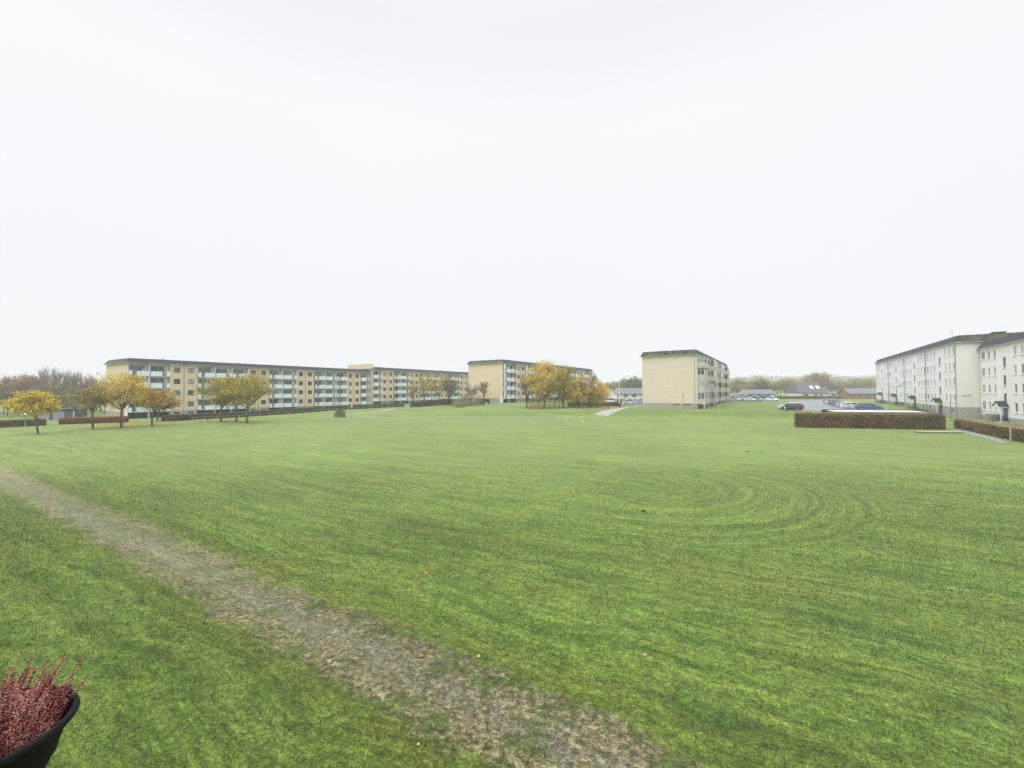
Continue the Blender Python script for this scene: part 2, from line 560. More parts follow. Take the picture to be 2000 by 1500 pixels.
    f3 = math_('MULTIPLY', mapr(lines2, .35, .65, .74, 1.28), math_('MULTIPLY', math_('MULTIPLY_ADD', wave, math_('MULTIPLY_ADD', math_('ADD', i1, i2), -.02, .10), 1.0), mapr(wave, .76, 1.0, 1.0, .84)))
    f4 = math_('MULTIPLY', mapr(big, .35, .65, .88, 1.14), mapr(noise(P, 3.6, 3, .65), .3, .7, .74, 1.3))
    f5 = mapr(noise(comb(math_('MULTIPLY', s, .62), math_('MULTIPLY', tt, .045), 7.0), 1.0, 3, .65), .36, .64, .84, 1.17)
    f4 = math_('MULTIPLY', f4, f5)
    k = math_('MULTIPLY', math_('MULTIPLY', f1, f2), math_('MULTIPLY', f3, f4))
    if blades:
        k = math_('MULTIPLY', k, mapr(geo.outputs['Random Per Island'], 0, 1, .30, 1.42))
    scn = _n(t, 'ShaderNodeVectorMath', operation='SCALE')
    L(g, scn.inputs[0]); L(k, scn.inputs['Scale'])
    L(scn.outputs[0], b.inputs['Base Color'])
    b.inputs['Roughness'].default_value = .9
    b.inputs['Specular IOR Level'].default_value = .15
    b.inputs['Sheen Weight'].default_value = .34
    b.inputs['Sheen Roughness'].default_value = .45
    b.inputs['Sheen Tint'].default_value = (.85, .95, .55, 1)
    h = math_('ADD', math_('MULTIPLY', fine, .5), math_('ADD', math_('MULTIPLY', tuft, .9), math_('MULTIPLY', lines2, .6)))
    bp = _n(t, 'ShaderNodeBump')
    bp.inputs['Strength'].default_value = .8
    bp.inputs['Distance'].default_value = .03
    L(h, bp.inputs['Height'])
    if not blades: L(bp.outputs[0], b.inputs['Normal'])
    return m

TRACK_N, TRACK_S = 6.3, .022        # centre line of the worn track: n = N + S * t
M_turf = turf_material()

def grid_obj(name, xs, ys, mats, zoff=0.0, parent=None):
    X, Y = np.meshgrid(xs, ys)
    Z = gz_np(X, Y) + zoff
    nx, ny = len(xs), len(ys)
    v = np.stack([X, Y, Z], -1).reshape(-1, 3)
    i = np.arange(nx * ny).reshape(ny, nx)
    f = np.stack([i[:-1, :-1], i[:-1, 1:], i[1:, 1:], i[1:, :-1]], -1).reshape(-1, 4)
    me = bpy.data.meshes.new(name)
    me.from_pydata(v.tolist(), [], f.tolist())
    me.materials.append(mats)
    me.polygons.foreach_set('use_smooth', [True] * len(f))
    return link(name, me, parent)
def steps(segs):
    out = []
    for a, b, st in segs:
        out += list(np.arange(a, b, st))
    out.append(segs[-1][1])
    return np.array(out)
gx = steps([(-690, -140, 22), (-140, 130, 1.5), (130, 690, 20)])
gy = steps([(-690, -30, 30), (-30, 60, 5), (60, 180, 1.5), (180, 690, 12)])
lawn = grid_obj('lawn', gx, gy, M_turf)
tag(lawn, 'wide mown green lawn with mower lines and paler dry patches', 'lawn', kind='structure')

def ribbon(name, pts, widths, m, zoff=.03, step=.6, rag=0.0, label=None, cat='path', seed=1, nacross=5):
    """a path sheet that follows the terrain along the polyline pts"""
    rng = random.Random(seed)
    P = [Vector((p[0], p[1], 0)) for p in pts]
    out, wd = [], []
    for i in range(len(P) - 1):
        n = max(1, int((P[i + 1] - P[i]).length / step))
        for k in range(n):
            s_ = k / n
            out.append(P[i].lerp(P[i + 1], s_)); wd.append(widths[i] * (1 - s_) + widths[i + 1] * s_)
    out.append(P[-1]); wd.append(widths[-1])
    mb = MB()
    for i, p in enumerate(out):
        d = out[min(i + 2, len(out) - 1)] - out[max(i - 2, 0)]
        d.normalize()
        nrm = Vector((-d.y, d.x, 0))
        l = wd[i] / 2 * (1 + rag * rng.uniform(-1, 1)); r = wd[i] / 2 * (1 + rag * rng.uniform(-1, 1))
        for k in range(nacross):
            s_ = k / (nacross - 1)
            q = p + nrm * (l * (1 - s_) - r * s_)
            mb.v.append((q.x, q.y, gz(q.x, q.y) + zoff))
    for i in range(len(out) - 1):
        for k in range(nacross - 1):
            a = i * nacross + k
            mb.f.append((a, a + 1, a + nacross + 1, a + nacross)); mb.m.append(0)
    o = mb.obj(name, m, smooth=True)
    return tag(o, label, cat, kind='structure')

trk = [U * (TRACK_N + TRACK_S * t_) + Vv * t_ for t_ in (-45, 5, 75)]
ribbon('gravel_track', trk, [2.1, 2.1, 2.1], M_turf, .004, .25, .22, 'worn grey gravel track crossing the near lawn with dry tan grass along it', 'track')
pp = [hit(*q) for q in ((1172, 812), (1186, 806), (1206, 799.5), (1236, 794.8))]
pp += [Vector((31.5, 114, 0)), Vector((38, 121, 0))]
ribbon('paved_path', pp, [3.2, 2.8, 2.4, 2.2, 2.2, 2.2], M_paving, .035, .5, 0, 'pale paved path climbing from the lawn to the lone block')
pp = [hit(*q) for q in ((640, 816.5), (700, 808.5), (750, 802.8), (800, 796.5), (855, 790.5))]
print('P2', [tuple(round(c_, 1) for c_ in q) for q in pp])
ribbon('gravel_path', pp, [1.4, 1.6, 1.7, 1.8, 2.0], M_paving, .035, .6, .05, 'narrow gravel path rising up the bank past the yellow blocks')
pe = [Vector((x_, float(np.interp(x_, EDGE[:, 0], EDGE[:, 1])) - .5, 0)) for x_ in (-41, -30, -18, -6, 6, 20)]
ribbon('lawn_edge_path', pe, [.9] * 6, M_paving, .02, .8, .1, 'thin pale path along the far edge of the lawn')

# real grass blades over the near lawn, one mesh
def grass_blades():
    rg = np.random.default_rng(5)
    P, S = [], []
    for y0, y1, dens, sc_ in ((4.2, 9, 1500, 1.0), (9, 13, 1000, 1.2), (13, 19, 650, 1.45), (19, 36, 420, 1.7)):
        w = 1.4 * y1 + 2
        n = int(dens * (y1 - y0) * 2 * w)
        y = rg.uniform(y0, y1, n); x = rg.uniform(-w, w, n)
        ok = np.abs(x) < 1.4 * y + 2
        x, y = x[ok], y[ok]
        nn = x * U.x + y * U.y; tt = x * Vv.x + y * Vv.y
        d = np.abs(nn - TRACK_N - TRACK_S * tt)
        wob = .22 * np.sin(tt * 1.9 + 1.3 * np.sin(tt * .7)) + .14 * np.sin(tt * 5.3 + nn * 3)
        keep = rg.random(len(x)) < np.clip((d + wob - .55) / .6, .05, 1)
        keep &= (nn > 0) & (rg.random(len(x)) < np.clip((35 - y) / 18, 0, 1))
        P.append(np.stack([x[keep], y[keep]], -1)); S.append(np.full(keep.sum(), sc_))
    P, S = np.concatenate(P), np.concatenate(S)
    n = len(P)
    a = rg.uniform(0, 2 * np.pi, n); h = rg.uniform(.022, .055, n) * np.minimum(S, 1.5); wd = rg.uniform(.004, .0085, n) * S
    la = rg.uniform(0, 2 * np.pi, n); lm = rg.uniform(.1, 1.1, n) * h
    dx, dy = np.cos(a) * wd / 2, np.sin(a) * wd / 2
    V = np.zeros((n, 3, 3))
    V[:, 0] = np.stack([P[:, 0] - dx, P[:, 1] - dy, np.full(n, -.002)], -1)
    V[:, 1] = np.stack([P[:, 0] + dx, P[:, 1] + dy, np.full(n, -.002)], -1)
    V[:, 2] = np.stack([P[:, 0] + np.cos(la) * lm, P[:, 1] + np.sin(la) * lm, h], -1)
    me = bpy.data.meshes.new('grass')
    me.vertices.add(n * 3); me.loops.add(n * 3); me.polygons.add(n)
    me.vertices.foreach_set('co', V.ravel())
    me.loops.foreach_set('vertex_index', np.arange(n * 3, dtype=np.int32))
    me.polygons.foreach_set('loop_start', np.arange(0, n * 3, 3, dtype=np.int32))
    me.update(calc_edges=True)
    me.materials.append(turf_material(True))
    print('blades', n)
    return tag(link('grass', me), 'short mown grass blades of the near lawn', 'grass', kind='stuff')
grass_blades()

# car park and access road
def sheet(name, poly, m, label, cat, zoff=.05, n=24):
    a, b, c_, d = [Vector(p) for p in poly]
    mb = MB()
    for j in range(n + 1):
        for i in range(n + 1):
            s_, r_ = i / n, j / n
            q = (a.lerp(b, s_)).lerp(d.lerp(c_, s_), r_)
            mb.v.append((q.x, q.y, gz(q.x, q.y) + zoff))
    for j in range(n):
        for i in range(n):
            k = j * (n + 1) + i
            mb.f.append((k, k + 1, k + n + 2, k + n + 1)); mb.m.append(0)
    return tag(mb.obj(name, m, smooth=True), label, cat, kind='structure')
def xy(px, Y):
    p = at(px, 765, Y); return (p.x, Y, 0)
sheet('car_park', [xy(1556, 90), xy(1752, 88), xy(1640, 158), xy(1562, 158)], M_asphalt, 'wet grey asphalt car park between the lone block and the white blocks', 'car park', .06, 40)
sheet('access_road', [xy(1420, 156), xy(1640, 156.5), xy(1640, 164), xy(1420, 164)], M_asphalt, 'grey access road behind the car park', 'road', .09, 30)

# ------------------------------------------------------------------ buildings
RNG = random.Random(7)
WCACHE = {}
def win_meshes(w, h, fmat, mull, fw=.07, sill=None):
    """frame and pane meshes of a window (origin bottom centre, facing -y)"""
    key = (round(w, 3), round(h, 3), fmat.name, tuple(mull), sill)
    if key not in WCACHE:
        a = MB()
        y0, y1 = -.03, .05
        a.box(-w / 2, -w / 2 + fw, y0, y1, 0, h); a.box(w / 2 - fw, w / 2, y0, y1, 0, h)
        a.box(-w / 2 + fw, w / 2 - fw, y0, y1, 0, fw); a.box(-w / 2 + fw, w / 2 - fw, y0, y1, h - fw, h)
        for q in mull:
            a.box(-w / 2 + q * w - fw * .5, -w / 2 + q * w + fw * .5, y0 + .003, y1, fw, h - fw)
        b = MB()
        b.box(-w / 2 + fw * .5, w / 2 - fw * .5, .005, .03, fw * .5, h - fw * .5)
        s = None
        if sill:
            s = MB(); s.box(-w / 2 - .08, w / 2 + .08, -.22, .0, -.13, -.004)
            s = s.mesh('sill', sill)
        WCACHE[key] = (a.mesh('window', fmat), {}, b, s)
    return WCACHE[key]
def add_window(par, x, y, z, w, h, fmat, gmat, mull=(.62,), sill=None, name='window', rz=0):
    fm, panes, pb, sm = win_meshes(w, h, fmat, mull, sill=sill)
    if gmat.name not in panes: panes[gmat.name] = pb.mesh('pane', gmat)
    o = link(name, fm, par, (x, y, z), rz)
    link('pane', panes[gmat.name], o)
    if sm: link('sill', sm, o)
    return o
def pick_glass(level=0):
    return RNG.choices([G_dark, G_skypaint, G_cur, G_pale], [max(1.5, 5 - level), 2 + level, 1.2, .8 + level * .5])[0]

def mansard(par, L, W, ze, h=1.15, over=.4, inset=.35, side=M_felt, gable=M_moss):
    mb = MB()
    a, b = over, inset
    bot = [(-a, -a, ze + .10), (L + a, -a, ze + .10), (L + a, W + a, ze + .10), (-a, W + a, ze + .10)]
    top = [(b, b, ze + h), (L - b, b, ze + h), (L - b, W - b, ze + h), (b, W - b, ze + h)]
    for i in range(4):
        j = (i + 1) % 4
        mb.face([bot[i], bot[j], top[j], top[i]], 1 if i in (1, 3) else 0)
    mb.face(top, 0)
    mb.face([bot[i] for i in (3, 2, 1, 0)], 0)
    r = mb.obj('roof', [side, gable], par)
    g = MB()
    g.box(-a - .02, L + a + .02, -a - .12, -a + .05, ze - .02, ze + .09)
    g.box(-a - .12, -a + .05, -a + .06, W + a, ze - .02, ze + .09)
    g.box(L + a - .05, L + a + .12, -a + .06, W + a, ze - .02, ze + .09)
    g.obj('gutter', M_gutter, r)
    e = MB()
    e.box(-a + .03, L + a - .03, -a + .052, 0, ze + .02, ze + .088)
    e.obj('soffit', M_wframe, r)
    for k in range(int(L / 18)):
        v = MB()
        v.lathe([(.0, ze + h + .75), (.16, ze + h + .75), (.16, ze + h - .05)], 8, c=(9 + k * 18.0, W * .5, 0))
        v.obj('roof_vent', M_steel, r)
    return r

def balcony_parts():
    pass
_bm = {}
def add_balcony(par, x0, x1, z, flip, tall=False, depth=1.1):
    """recessed balcony: slab, pale glass panels with a gap, window and door behind"""
    w = x1 - x0
    k = ('slab', round(w, 2))
    if k not in _bm:
        s = MB(); s.box(.004, w - .004, -.38, depth - .01, -.17, 0)
        _bm[k] = s.mesh('balcony', M_bslab)
    o = link('balcony', _bm[k], par, (x0, 0, z))
    k = ('rail', round(w, 2), flip, tall)
    if k not in _bm:
        a, b = MB(), MB()
        p = [(.03, w * .60), (w * .82, w - .03)]
        if flip: p = [(w - q1, w - q0) for q0, q1 in p][::-1]
        for q0, q1 in p:
            a.box(q0, q1, -.405, -.383, -.16, 1.02)
        if tall:
            a.box(.03, w * .30, -.405, -.384, 1.03, 2.5)
        b.box(.03, w - .03, -.40, -.36, 1.025, 1.06)
        q0, q1 = (p[0][1], p[1][0])
        n = 7
        for i in range(1, n):
            x = q0 + (q1 - q0) * i / n
            b.box(x - .012, x + .012, -.39, -.37, 0, 1.025)
        for x in (.03, w - .05):
            b.box(x, x + .02, -.36, -.004, 1.0, 1.05); b.box(x, x + .02, -.36, -.004, .5, .54)
        _bm[k] = (a.mesh('railing_panel', M_panel), b.mesh('railing', M_steel))
    link('railing_panel', _bm[k][0], o)
    link('railing', _bm[k][1], o)
    if RNG.random() < .16:
        if 'dish' not in _bm:
            q = MB(); q.lathe([(0, 0), (.2, .02), (.36, .09), (.37, .1), (.2, .035), (0, .015)], 14)
            _bm['dish'] = q.mesh('satellite_dish', M_slab)
        q = link('satellite_dish', _bm['dish'], o, (w * RNG.uniform(.55, .9), -.1, 1.25))
        q.rotation_euler = (R(70), R(RNG.uniform(-25, 25)), 0)
    g = pick_glass(3)
    s = -1 if flip else 1
    cx = (x0 + x1) / 2
    yb = depth - .06
    add_window(par, cx - s * .70, yb, z + .85, 1.5, 1.38, M_frame, g, (.42,), name='balcony_window')
    add_window(par, cx + s * .72, yb, z + .02, .98, 2.21, M_frame, g, (), name='balcony_door')
    return o

def yellow_block(label, P, g, zb, ze, L, W, plan, roof_h=1.15, brick=brick_y, tall=False, parapet=False, nst=4, group=None):
    """four-storey slab block with recessed balcony bays. P near corner, local x along U, local y into the block"""
    root = empty('apartment_building', (P[0], P[1], g), UA)
    tag(root, label, 'building', group)
    b_, e_ = zb - g, ze - g
    st = (e_ - b_) / nst
    D = 1.1
    wall, plinth = MB(), MB()
    z_low = -1.5
    # gables and rear
    wall.face([(0, W, b_), (0, 0, b_), (0, 0, e_), (0, W, e_)])
    wall.face([(L, 0, b_), (L, W, b_), (L, W, e_), (L, 0, e_)])
    wall.face([(L, W, b_), (0, W, b_), (0, W, e_), (L, W, e_)])
    plinth.box(.04, L - .04, D + .05, W - .04, z_low, b_)
    wins = []
    pipes = []
    for seg in plan:
        kind, x0, x1 = seg[0], seg[1], seg[2]
        if kind == 'brick':
            hs = []
            for xc in seg[3]:
                for k in range(nst):
                    z = b_ + k * st + .85
                    hs.append((xc - .68, xc + .68, z, z + 1.28)); wins.append((xc, z))
            wall.holes(x0, x1, b_, e_, hs, 0, .14)
            plinth.box(x0 + .003, x1 - .003, .03, D + .047, z_low, b_ - .002)
            for xc in seg[3]:
                add_window(root, xc, .022, b_ - .95, 1.25, .6, M_slab, G_dark, (), name='basement_window')
            if len(seg) > 4: pipes.append(seg[4])
            for xe in (x0, x1):
                if 0.01 < xe < L - .01:
                    wall.face([(xe, 0, b_), (xe, D, b_), (xe, D, e_), (xe, 0, e_)])
        else:
            n = seg[3]
            bw = (x1 - x0) / n
            q = MB(); q.face([(x0, D, b_), (x1, D, b_), (x1, D, e_), (x0, D, e_)]); q.obj('loggia_wall', M_lwhite, root)
            q = MB(); q.face([(x0, D + .03, z_low), (x1, D + .03, z_low), (x1, D + .03, b_), (x0, D + .03, b_)]); q.obj('basement_wall', M_dark, root)  # shade under the lowest balconies is painted on as a near-black wall
            for i in range(n):
                xa, xb = x0 + i * bw, x0 + (i + 1) * bw
                for k in range(nst):
                    add_balcony(root, xa + .1, xb - .1, b_ + k * st + .02, i % 2 == 0 and n > 1, tall and i == 0)
                px_ = [xa] if i > 0 or x0 < .1 else []
                if i == n - 1 and x1 > L - .1: px_.append(xb - .0)
                for xp in px_:
                    xp = min(max(xp, .1), L - .1)
                    q = MB(); q.box(xp - .095, xp + .095, -.02 if xp > .15 and xp < L - .15 else .0, D - .004, z_low, e_ - .004)
                    q.obj('partition_wall', M_lwhite, root)
    wall.obj('wall', brick, root)
    plinth.obj('plinth', M_plinth, root)
    for xc, z in wins:
        add_window(root, xc, .10, z, 1.36, 1.28, M_frame, pick_glass(0), (.62,))
    for xp in pipes:
        q = MB(); q.tube([(xp, -.07, -.6), (xp, -.07, e_ + .05)], .055, 6); q.obj('downpipe', M_pipe, root)
    if parapet:
        q = MB(); q.box(-.05, .30, -.06, W + .05, z_low, e_ + roof_h + 1.0); q.box(-.08, .33, -.09, W + .08, e_ + roof_h + 1.0, e_ + roof_h + 1.08)
        q.obj('gable_parapet', brick, root)
    mansard(root, L, W, e_, roof_h)
    return root

def corner(px, d):
    p = at(px, 765, d); return (p.x, p.y)
def s_of(P, px):
    r_ = (px - 1000) / FPX
    return (r_ * P[1] - P[0]) / (U.x - r_ * U.y)

# block nearest on the left
PA = corner(248, 98.7)
LA = s_of(PA, 721.5)
def planA(P):
    f = lambda px: s_of(P, px)
    e = [0, f(332), f(385), f(484), f(524), f(579), f(613), f(677), f(704), f(721.5)]
    q = []
    q.append(('bal', e[0], e[1], 2))
    for k, n in ((1, 3), (3, 2), (5, 3), (7, 1)):
        a, b = e[k], e[k + 1]
        q.append(('brick', a, b, (a + (b - a) * .25, a + (b - a) * .76), a + (b - a) * .5))
        q.append(('bal', e[k + 1], e[k + 2], n))
    return q
print('LA', LA, PA)
yellow_block('long yellow brick apartment block behind the row of autumn trees, nearest of the left blocks', PA, .3, 1.6, 12.75, LA, 13, planA(PA))
# its continuation, stepped forward and up
PA2 = (PA[0] + U.x * (LA + .35) - Vv.x * 1.3, PA[1] + U.y * (LA + .35) - Vv.y * 1.3)
def plan_rep(L, first, cyc):
    x, q, i = 0.0, [], 0
    seq = first
    while True:
        for n in seq:
            if n > 0:
                w = 4.1 * n
                if x + w > L - .5: w = L - x; 
                q.append(('bal', x, x + w, max(1, round(w / 4.1)))); x += w
            else:
                w = 5.8
                if x + w > L - .5: w = L - x
                q.append(('brick', x, x + w, (x + w * .25, x + w * .76) if w > 4 else (x + w / 2,), x + w * .5)); x += w
            if x >= L - .01: return q
        seq = cyc
yellow_block('yellow brick block continuing behind the nearest left block, with a raised brick gable end', PA2, 1.2, 2.6, 13.75, 76, 13.5,
             plan_rep(76, (1, 0, 2, 0, 3, 0), (2, 0, 3, 0)), parapet=True)
PC = corner(982, 135)
yellow_block('yellow brick block with a blank gable behind the golden trees in the middle', PC, 2.2, 3.5, 14.55, s_of(PC, 1157), 13.3,
             plan_rep(s_of(PC, 1157), (2, 0, 3, 0), (2, 0, 3, 0)), tall=True)

# lone block with bulky concrete balconies
def concrete_block(P, g, zb, ze, L, W):
    root = empty('apartment_building', (P[0], P[1], g), UA)
    tag(root, 'lone block with a blank pale brick gable and bulky grey concrete balconies', 'building')
    b_, e_ = zb - g, ze - g
    st = (e_ - b_) / 4
    wall, plinth = MB(), MB()
    wall.face([(0, W, b_), (0, 0, b_), (0, 0, e_), (0, W, e_)])
    wall.face([(L, 0, b_), (L, W, b_), (L, W, e_), (L, 0, e_)])
    wall.face([(L, W, b_), (0, W, b_), (0, W, e_), (L, W, e_)])
    plinth.box(.05, L - .05, .05, W - .05, -1.5, b_)
    hs, dr = [], []
    sec = L / 4
    for s_ in range(4):
        for q in (.93, ):
            xc = s_ * sec + sec * .84
            for k in range(4):
                z = b_ + k * st + .85
                hs.append((xc - .7, xc + .7, z, z + 1.3))
    wall.holes(0, L, b_, e_, hs, 0, .14)
    wall.obj('wall', brick_b, root)
    plinth.obj('plinth', M_plinth, root)
    for h in hs:
        add_window(root, (h[0] + h[1]) / 2, .1, h[2], 1.4, 1.3, M_wframe, pick_glass(1), (.5,))
    # air slots of the gable basement
    for yc in (2.0, 4.6):
        q = MB(); q.box(-.01, .02, yc - .75, yc + .75, b_ - .42, b_ - .18)
        q.obj('basement_window', M_dark, root)
        q = MB(); q.box(-.035, .02, yc - .95, yc + .95, b_ - .55, b_ - .43); q.obj('basement_sill', M_conc, root)
    q = MB(); q.box(-.025, .02, .5, 1.3, -.1, b_ - .7); q.obj('basement_door', M_slab, root)
    for yp, z0 in ((3.1, .0), (.55, 0)):
        q = MB(); q.tube([(-.06, yp, z0 - .5), (-.06, yp, b_ + (2.4 if yp > 2 else e_ - b_ - .1))], .04, 6); q.obj('downpipe', M_pipe, root)
    pr = 1.55
    for s_ in range(4):
        for j in range(2):
            x0 = s_ * sec + .25 + j * 6.35
            w = 6.0 if j == 0 else 5.6
            dep = pr if j == 0 else pr - .35
            for k in range(4):
                z = b_ + k * st + .02
                a = MB()
                a.box(x0, x0 + w, -dep, -.006, z - .2, z)
                a.box(x0, x0 + w, -dep, -dep + .12, z + .002, z + 1.02)
                a.box(x0, x0 + .12, -dep + .123, -.006, z + .002, z + 1.02)
                a.box(x0 + w - .12, x0 + w, -dep + .123, -.006, z + .002, z + 1.02)
                bal = a.obj('balcony', M_conc, root)
                add_window(root, x0 + w * .36, -.05, z + .75, 2.2, 1.45, M_wframe, pick_glass(0), (.5,), name='balcony_window')
                add_window(root, x0 + w * .72, -.052, z + .05, .95, 2.15, M_wframe, pick_glass(0), (), name='balcony_door')
                glazed = RNG.random() < (.75 if k < 2 else .45)
                c = MB()
                zz, zt = z + 1.024, z + st - .23
                xs = [x0 + .03, x0 + w * .34, x0 + w * .67, x0 + w - .1]
                for xx in (xs if glazed else (xs[0], xs[-1])):
                    c.box(xx, xx + .07, -dep + .02, -dep + .09, zz, zt)
                c.box(x0 + .03, x0 + .1, -.1, -.01, zz, zt)
                c.box(x0 + .03, x0 + .1, -dep * .5, -dep * .5 + .07, zz, zt)
                if glazed:
                    c.box(x0 + .03, x0 + w - .03, -dep + .024, -dep + .086, zt - .08, zt)
                    c.box(x0 + .034, x0 + .096, -dep + .09, -.1, zt - .08, zt)
                link('enclosure_frame', c.mesh('enclosure_frame', M_wframe), bal)
                if glazed:
                    gm = pick_glass(1)
                    gl = MB()
                    open_ = RNG.random() < .4
                    for i in range(2 if open_ else 3):
                        gl.box(xs[i] + .07, xs[i + 1], -dep + .045, -dep + .06, zz, zt - .08)
                    gl.box(x0 + .055, x0 + .07, -dep + .09, -.1, zz, zt - .08)
                    link('enclosure_glass', gl.mesh('enclosure_glass', gm), bal)
                elif RNG.random() < .6:
                    gl = MB(); gl.box(x0 + .05, x0 + .08, -dep + .1, -.1, zz, zt - .6)
                    link('side_screen', gl.mesh('side_screen', RNG.choice([G_pale, M_conc, G_dark])), bal)
            for xx in (x0 + .1, x0 + w - .35):
                q = MB(); q.box(xx, xx + .25, -dep + .05, -dep + .3, -1.5, b_ - .182); q.obj('balcony_column', M_conc, root)
    mansard(root, L, W, e_, 1.25, over=.3, inset=.25)
    return root
PB = corner(1362, 99)
_lb = s_of(PB, 1421)
concrete_block(PB, 1.35, 2.6, 13.75, _lb, 12.4)

# white blocks on the right: local x runs from the far end towards the camera
def make_bike(col):
    root = empty('bicycle', (0, 0, 0))
    fr = MB()
    for a, b in (((-.52, 0, .34), (-.1, 0, .32)), ((-.1, 0, .32), (.36, 0, .78)), ((-.2, 0, .85), (-.1, 0, .32)), ((-.52, 0, .34), (-.17, 0, .72)), ((-.17, 0, .74), (.34, 0, .84)), ((.52, 0, .34), (.33, 0, .95))):
        fr.tube([a, b], .022, 5)
    fr.obj('frame', col, root)
    for cx in (-.52, .52):
        q = MB()
        q.tube([(.33 * math.cos(t), 0, .33 * math.sin(t)) for t in np.linspace(0, 2 * math.pi, 15)], .022, 4, cap=False)
        for k in range(5):
            t = k * math.pi / 5
            q.tube([(-.32 * math.cos(t), 0, -.32 * math.sin(t)), (.32 * math.cos(t), 0, .32 * math.sin(t))], .005, 3)
        q.obj('wheel', M_tyre, root, loc=(cx, 0, .34))
    q = MB(); q.box(-.32, -.08, -.07, .07, .86, .92); q.obj('saddle', M_black, root)
    q = MB(); q.tube([(.25, -.3, 1.02), (.33, -.1, .98), (.33, .1, .98), (.25, .3, 1.02)], .016, 5); q.obj('handlebar', M_steel, root)
    return root

def white_block(label, P0, g_far, g_near, zb, ze, L, W, nsec, glazed_dir=1, group=None):
    """P0 = far corner; local x towards the camera (-U), local y into the block (-Vv)"""
    root = empty('apartment_building', (P0[0], P0[1], g_near), UA + math.pi)
    tag(root, label, 'building', group)
    b_, e_ = zb - g_near, ze - g_near
    st = (e_ - b_) / 4
    sec = L / nsec
    wall, gab, plinth = MB(), MB(), MB()
    gab.face([(0, W, b_), (0, 0, b_), (0, 0, e_), (0, W, e_)])
    gab.face([(L, 0, b_), (L, W, b_), (L, W, e_), (L, 0, e_)])
    gab.face([(L, W, b_), (0, W, b_), (0, W, e_), (L, W, e_)])
    plinth.box(.03, L - .03, .03, W - .03, -2.0, b_)
    hs, ws = [], []
    WH = 1.35
    for s_ in range(nsec):
        x0 = s_ * sec
        for k in range(4):
            z = b_ + k * st + .95
            for q, w in ((1.15, 1.5), (3.5, .95), (5.75, .95), (sec - 5.75, .95), (sec - 3.5, .95), (sec - 1.15, 1.5)):
                hs.append((x0 + q - w / 2, x0 + q + w / 2, z, z + WH)); ws.append((x0 + q, z, w, WH, 0))
            if k < 3:
                z2 = b_ + k * st + 2.15
                hs.append((x0 + sec / 2 - .5, x0 + sec / 2 + .5, z2, z2 + 1.5)); ws.append((x0 + sec / 2, z2, 1.0, 1.5, 1))
    wall.holes(0, L, b_, e_, hs, 0, .13)
    wall.obj('wall', M_plaster, root)
    gab.obj('gable_wall', M_cream, root)
    plinth.obj('plinth', M_plinth, root)
    for (x, z, w, h, k) in ws:
        if k == 0:
            add_window(root, x, .09, z, w, h, M_wframe, RNG.choice([G_pale, G_skypaint, G_pale, G_cur, G_dark]), (.5,) if w > 1.2 else (), sill=M_white)
        else:
            add_window(root, x, .09, z, w, h, M_blue, G_blue, (), sill=M_white, name='stair_window')
    for s_ in range(nsec):
        xc = s_ * sec + sec / 2
        dz = g_far + (g_near - g_far) * (xc / L) - g_near      # ground at this entrance
        zd = min(dz + .15, b_ - .5)
        q = MB(); q.box(xc - .65, xc + .65, -.05, .02, zd, zd + 2.15); dr = q.obj('door', M_blue, root)
        q = MB(); q.box(xc - .4, xc + .4, -.062, -.052, zd + .9, zd + 2.1); q.obj('pane', G_skypaint, dr)
        # gabled porch: ridge square to the facade, white gable outwards, solid far side wall
        cz, hw, dp = zd + 2.35, 1.15, 1.0
        q = MB()
        for sgn in (-1, 1):
            e0, e1 = (xc + sgn * (hw + .15), -dp - .1, cz - .03), (xc + sgn * (hw + .15), -.01, cz - .03)
            r0, r1 = (xc, -dp - .1, cz + .72), (xc, -.01, cz + .72)
            q.face([e0, e1, r1, r0] if sgn > 0 else [e1, e0, r0, r1])
            q.face([tuple(np.add(p_, (0, 0, -.07))) for p_ in ([e1, e0, r0, r1] if sgn > 0 else [e0, e1, r1, r0])])
            q.face([e0, r0, tuple(np.add(r0, (0, 0, -.07))), tuple(np.add(e0, (0, 0, -.07)))])
        cn_ = q.obj('canopy', M_felt, root)
        q = MB()
        q.face([(xc - hw, -dp, cz - .12), (xc + hw, -dp, cz - .12), (xc, -dp, cz + .6)])
        q.box(xc - hw, xc + hw, -dp + .004, -dp + .08, cz - .30, cz - .115)
        q.box(xc + hw - .08, xc + hw, -dp + .084, -.02, cz - .28, cz - .12)
        q.obj('canopy_trim', M_wframe, cn_)
        q = MB(); q.box(xc - hw - 1.2, xc - hw - 1.02, -dp - .5, -.03, zd - 1.3, zd + 1.0); q.obj('low_wall', M_plinth, root)
        q = MB(); q.box(xc + hw - .1, xc + hw, -dp + .1, -dp + .2, zd - 1.2, cz - .302); q.obj('porch_post', M_wframe, root)
        q = MB(); q.box(xc - hw + .16, xc + hw - .11, -dp + .12, -.06, zd - 1.4, zd - .02); q.obj('porch_step', M_conc, root)
        if s_ > 0:
            q = MB(); q.tube([(s_ * sec, -.07, -.5), (s_ * sec, -.07, e_ + .05)], .05, 6); q.obj('downpipe', M_pipe, root)
        for q_ in (2.5, sec - 2.5):
            add_window(root, s_ * sec + q_, .0, b_ - .8, 1.1, .5, M_slab, G_dark, (), name='basement_window')
    q = MB(); q.tube([(L - .12, -.08, -.5), (L - .12, -.08, e_ + .05)], .05, 6); q.obj('downpipe', M_pipe, root)
    mansard(root, L, W, e_, 1.35, over=.3, inset=.4)
    return root
PE = corner(1869, 75.8)
LE = s_of(PE, 1711.5)
PEf = (PE[0] + U.x * LE, PE[1] + U.y * LE)
print('LE', LE, 'LB', _lb)
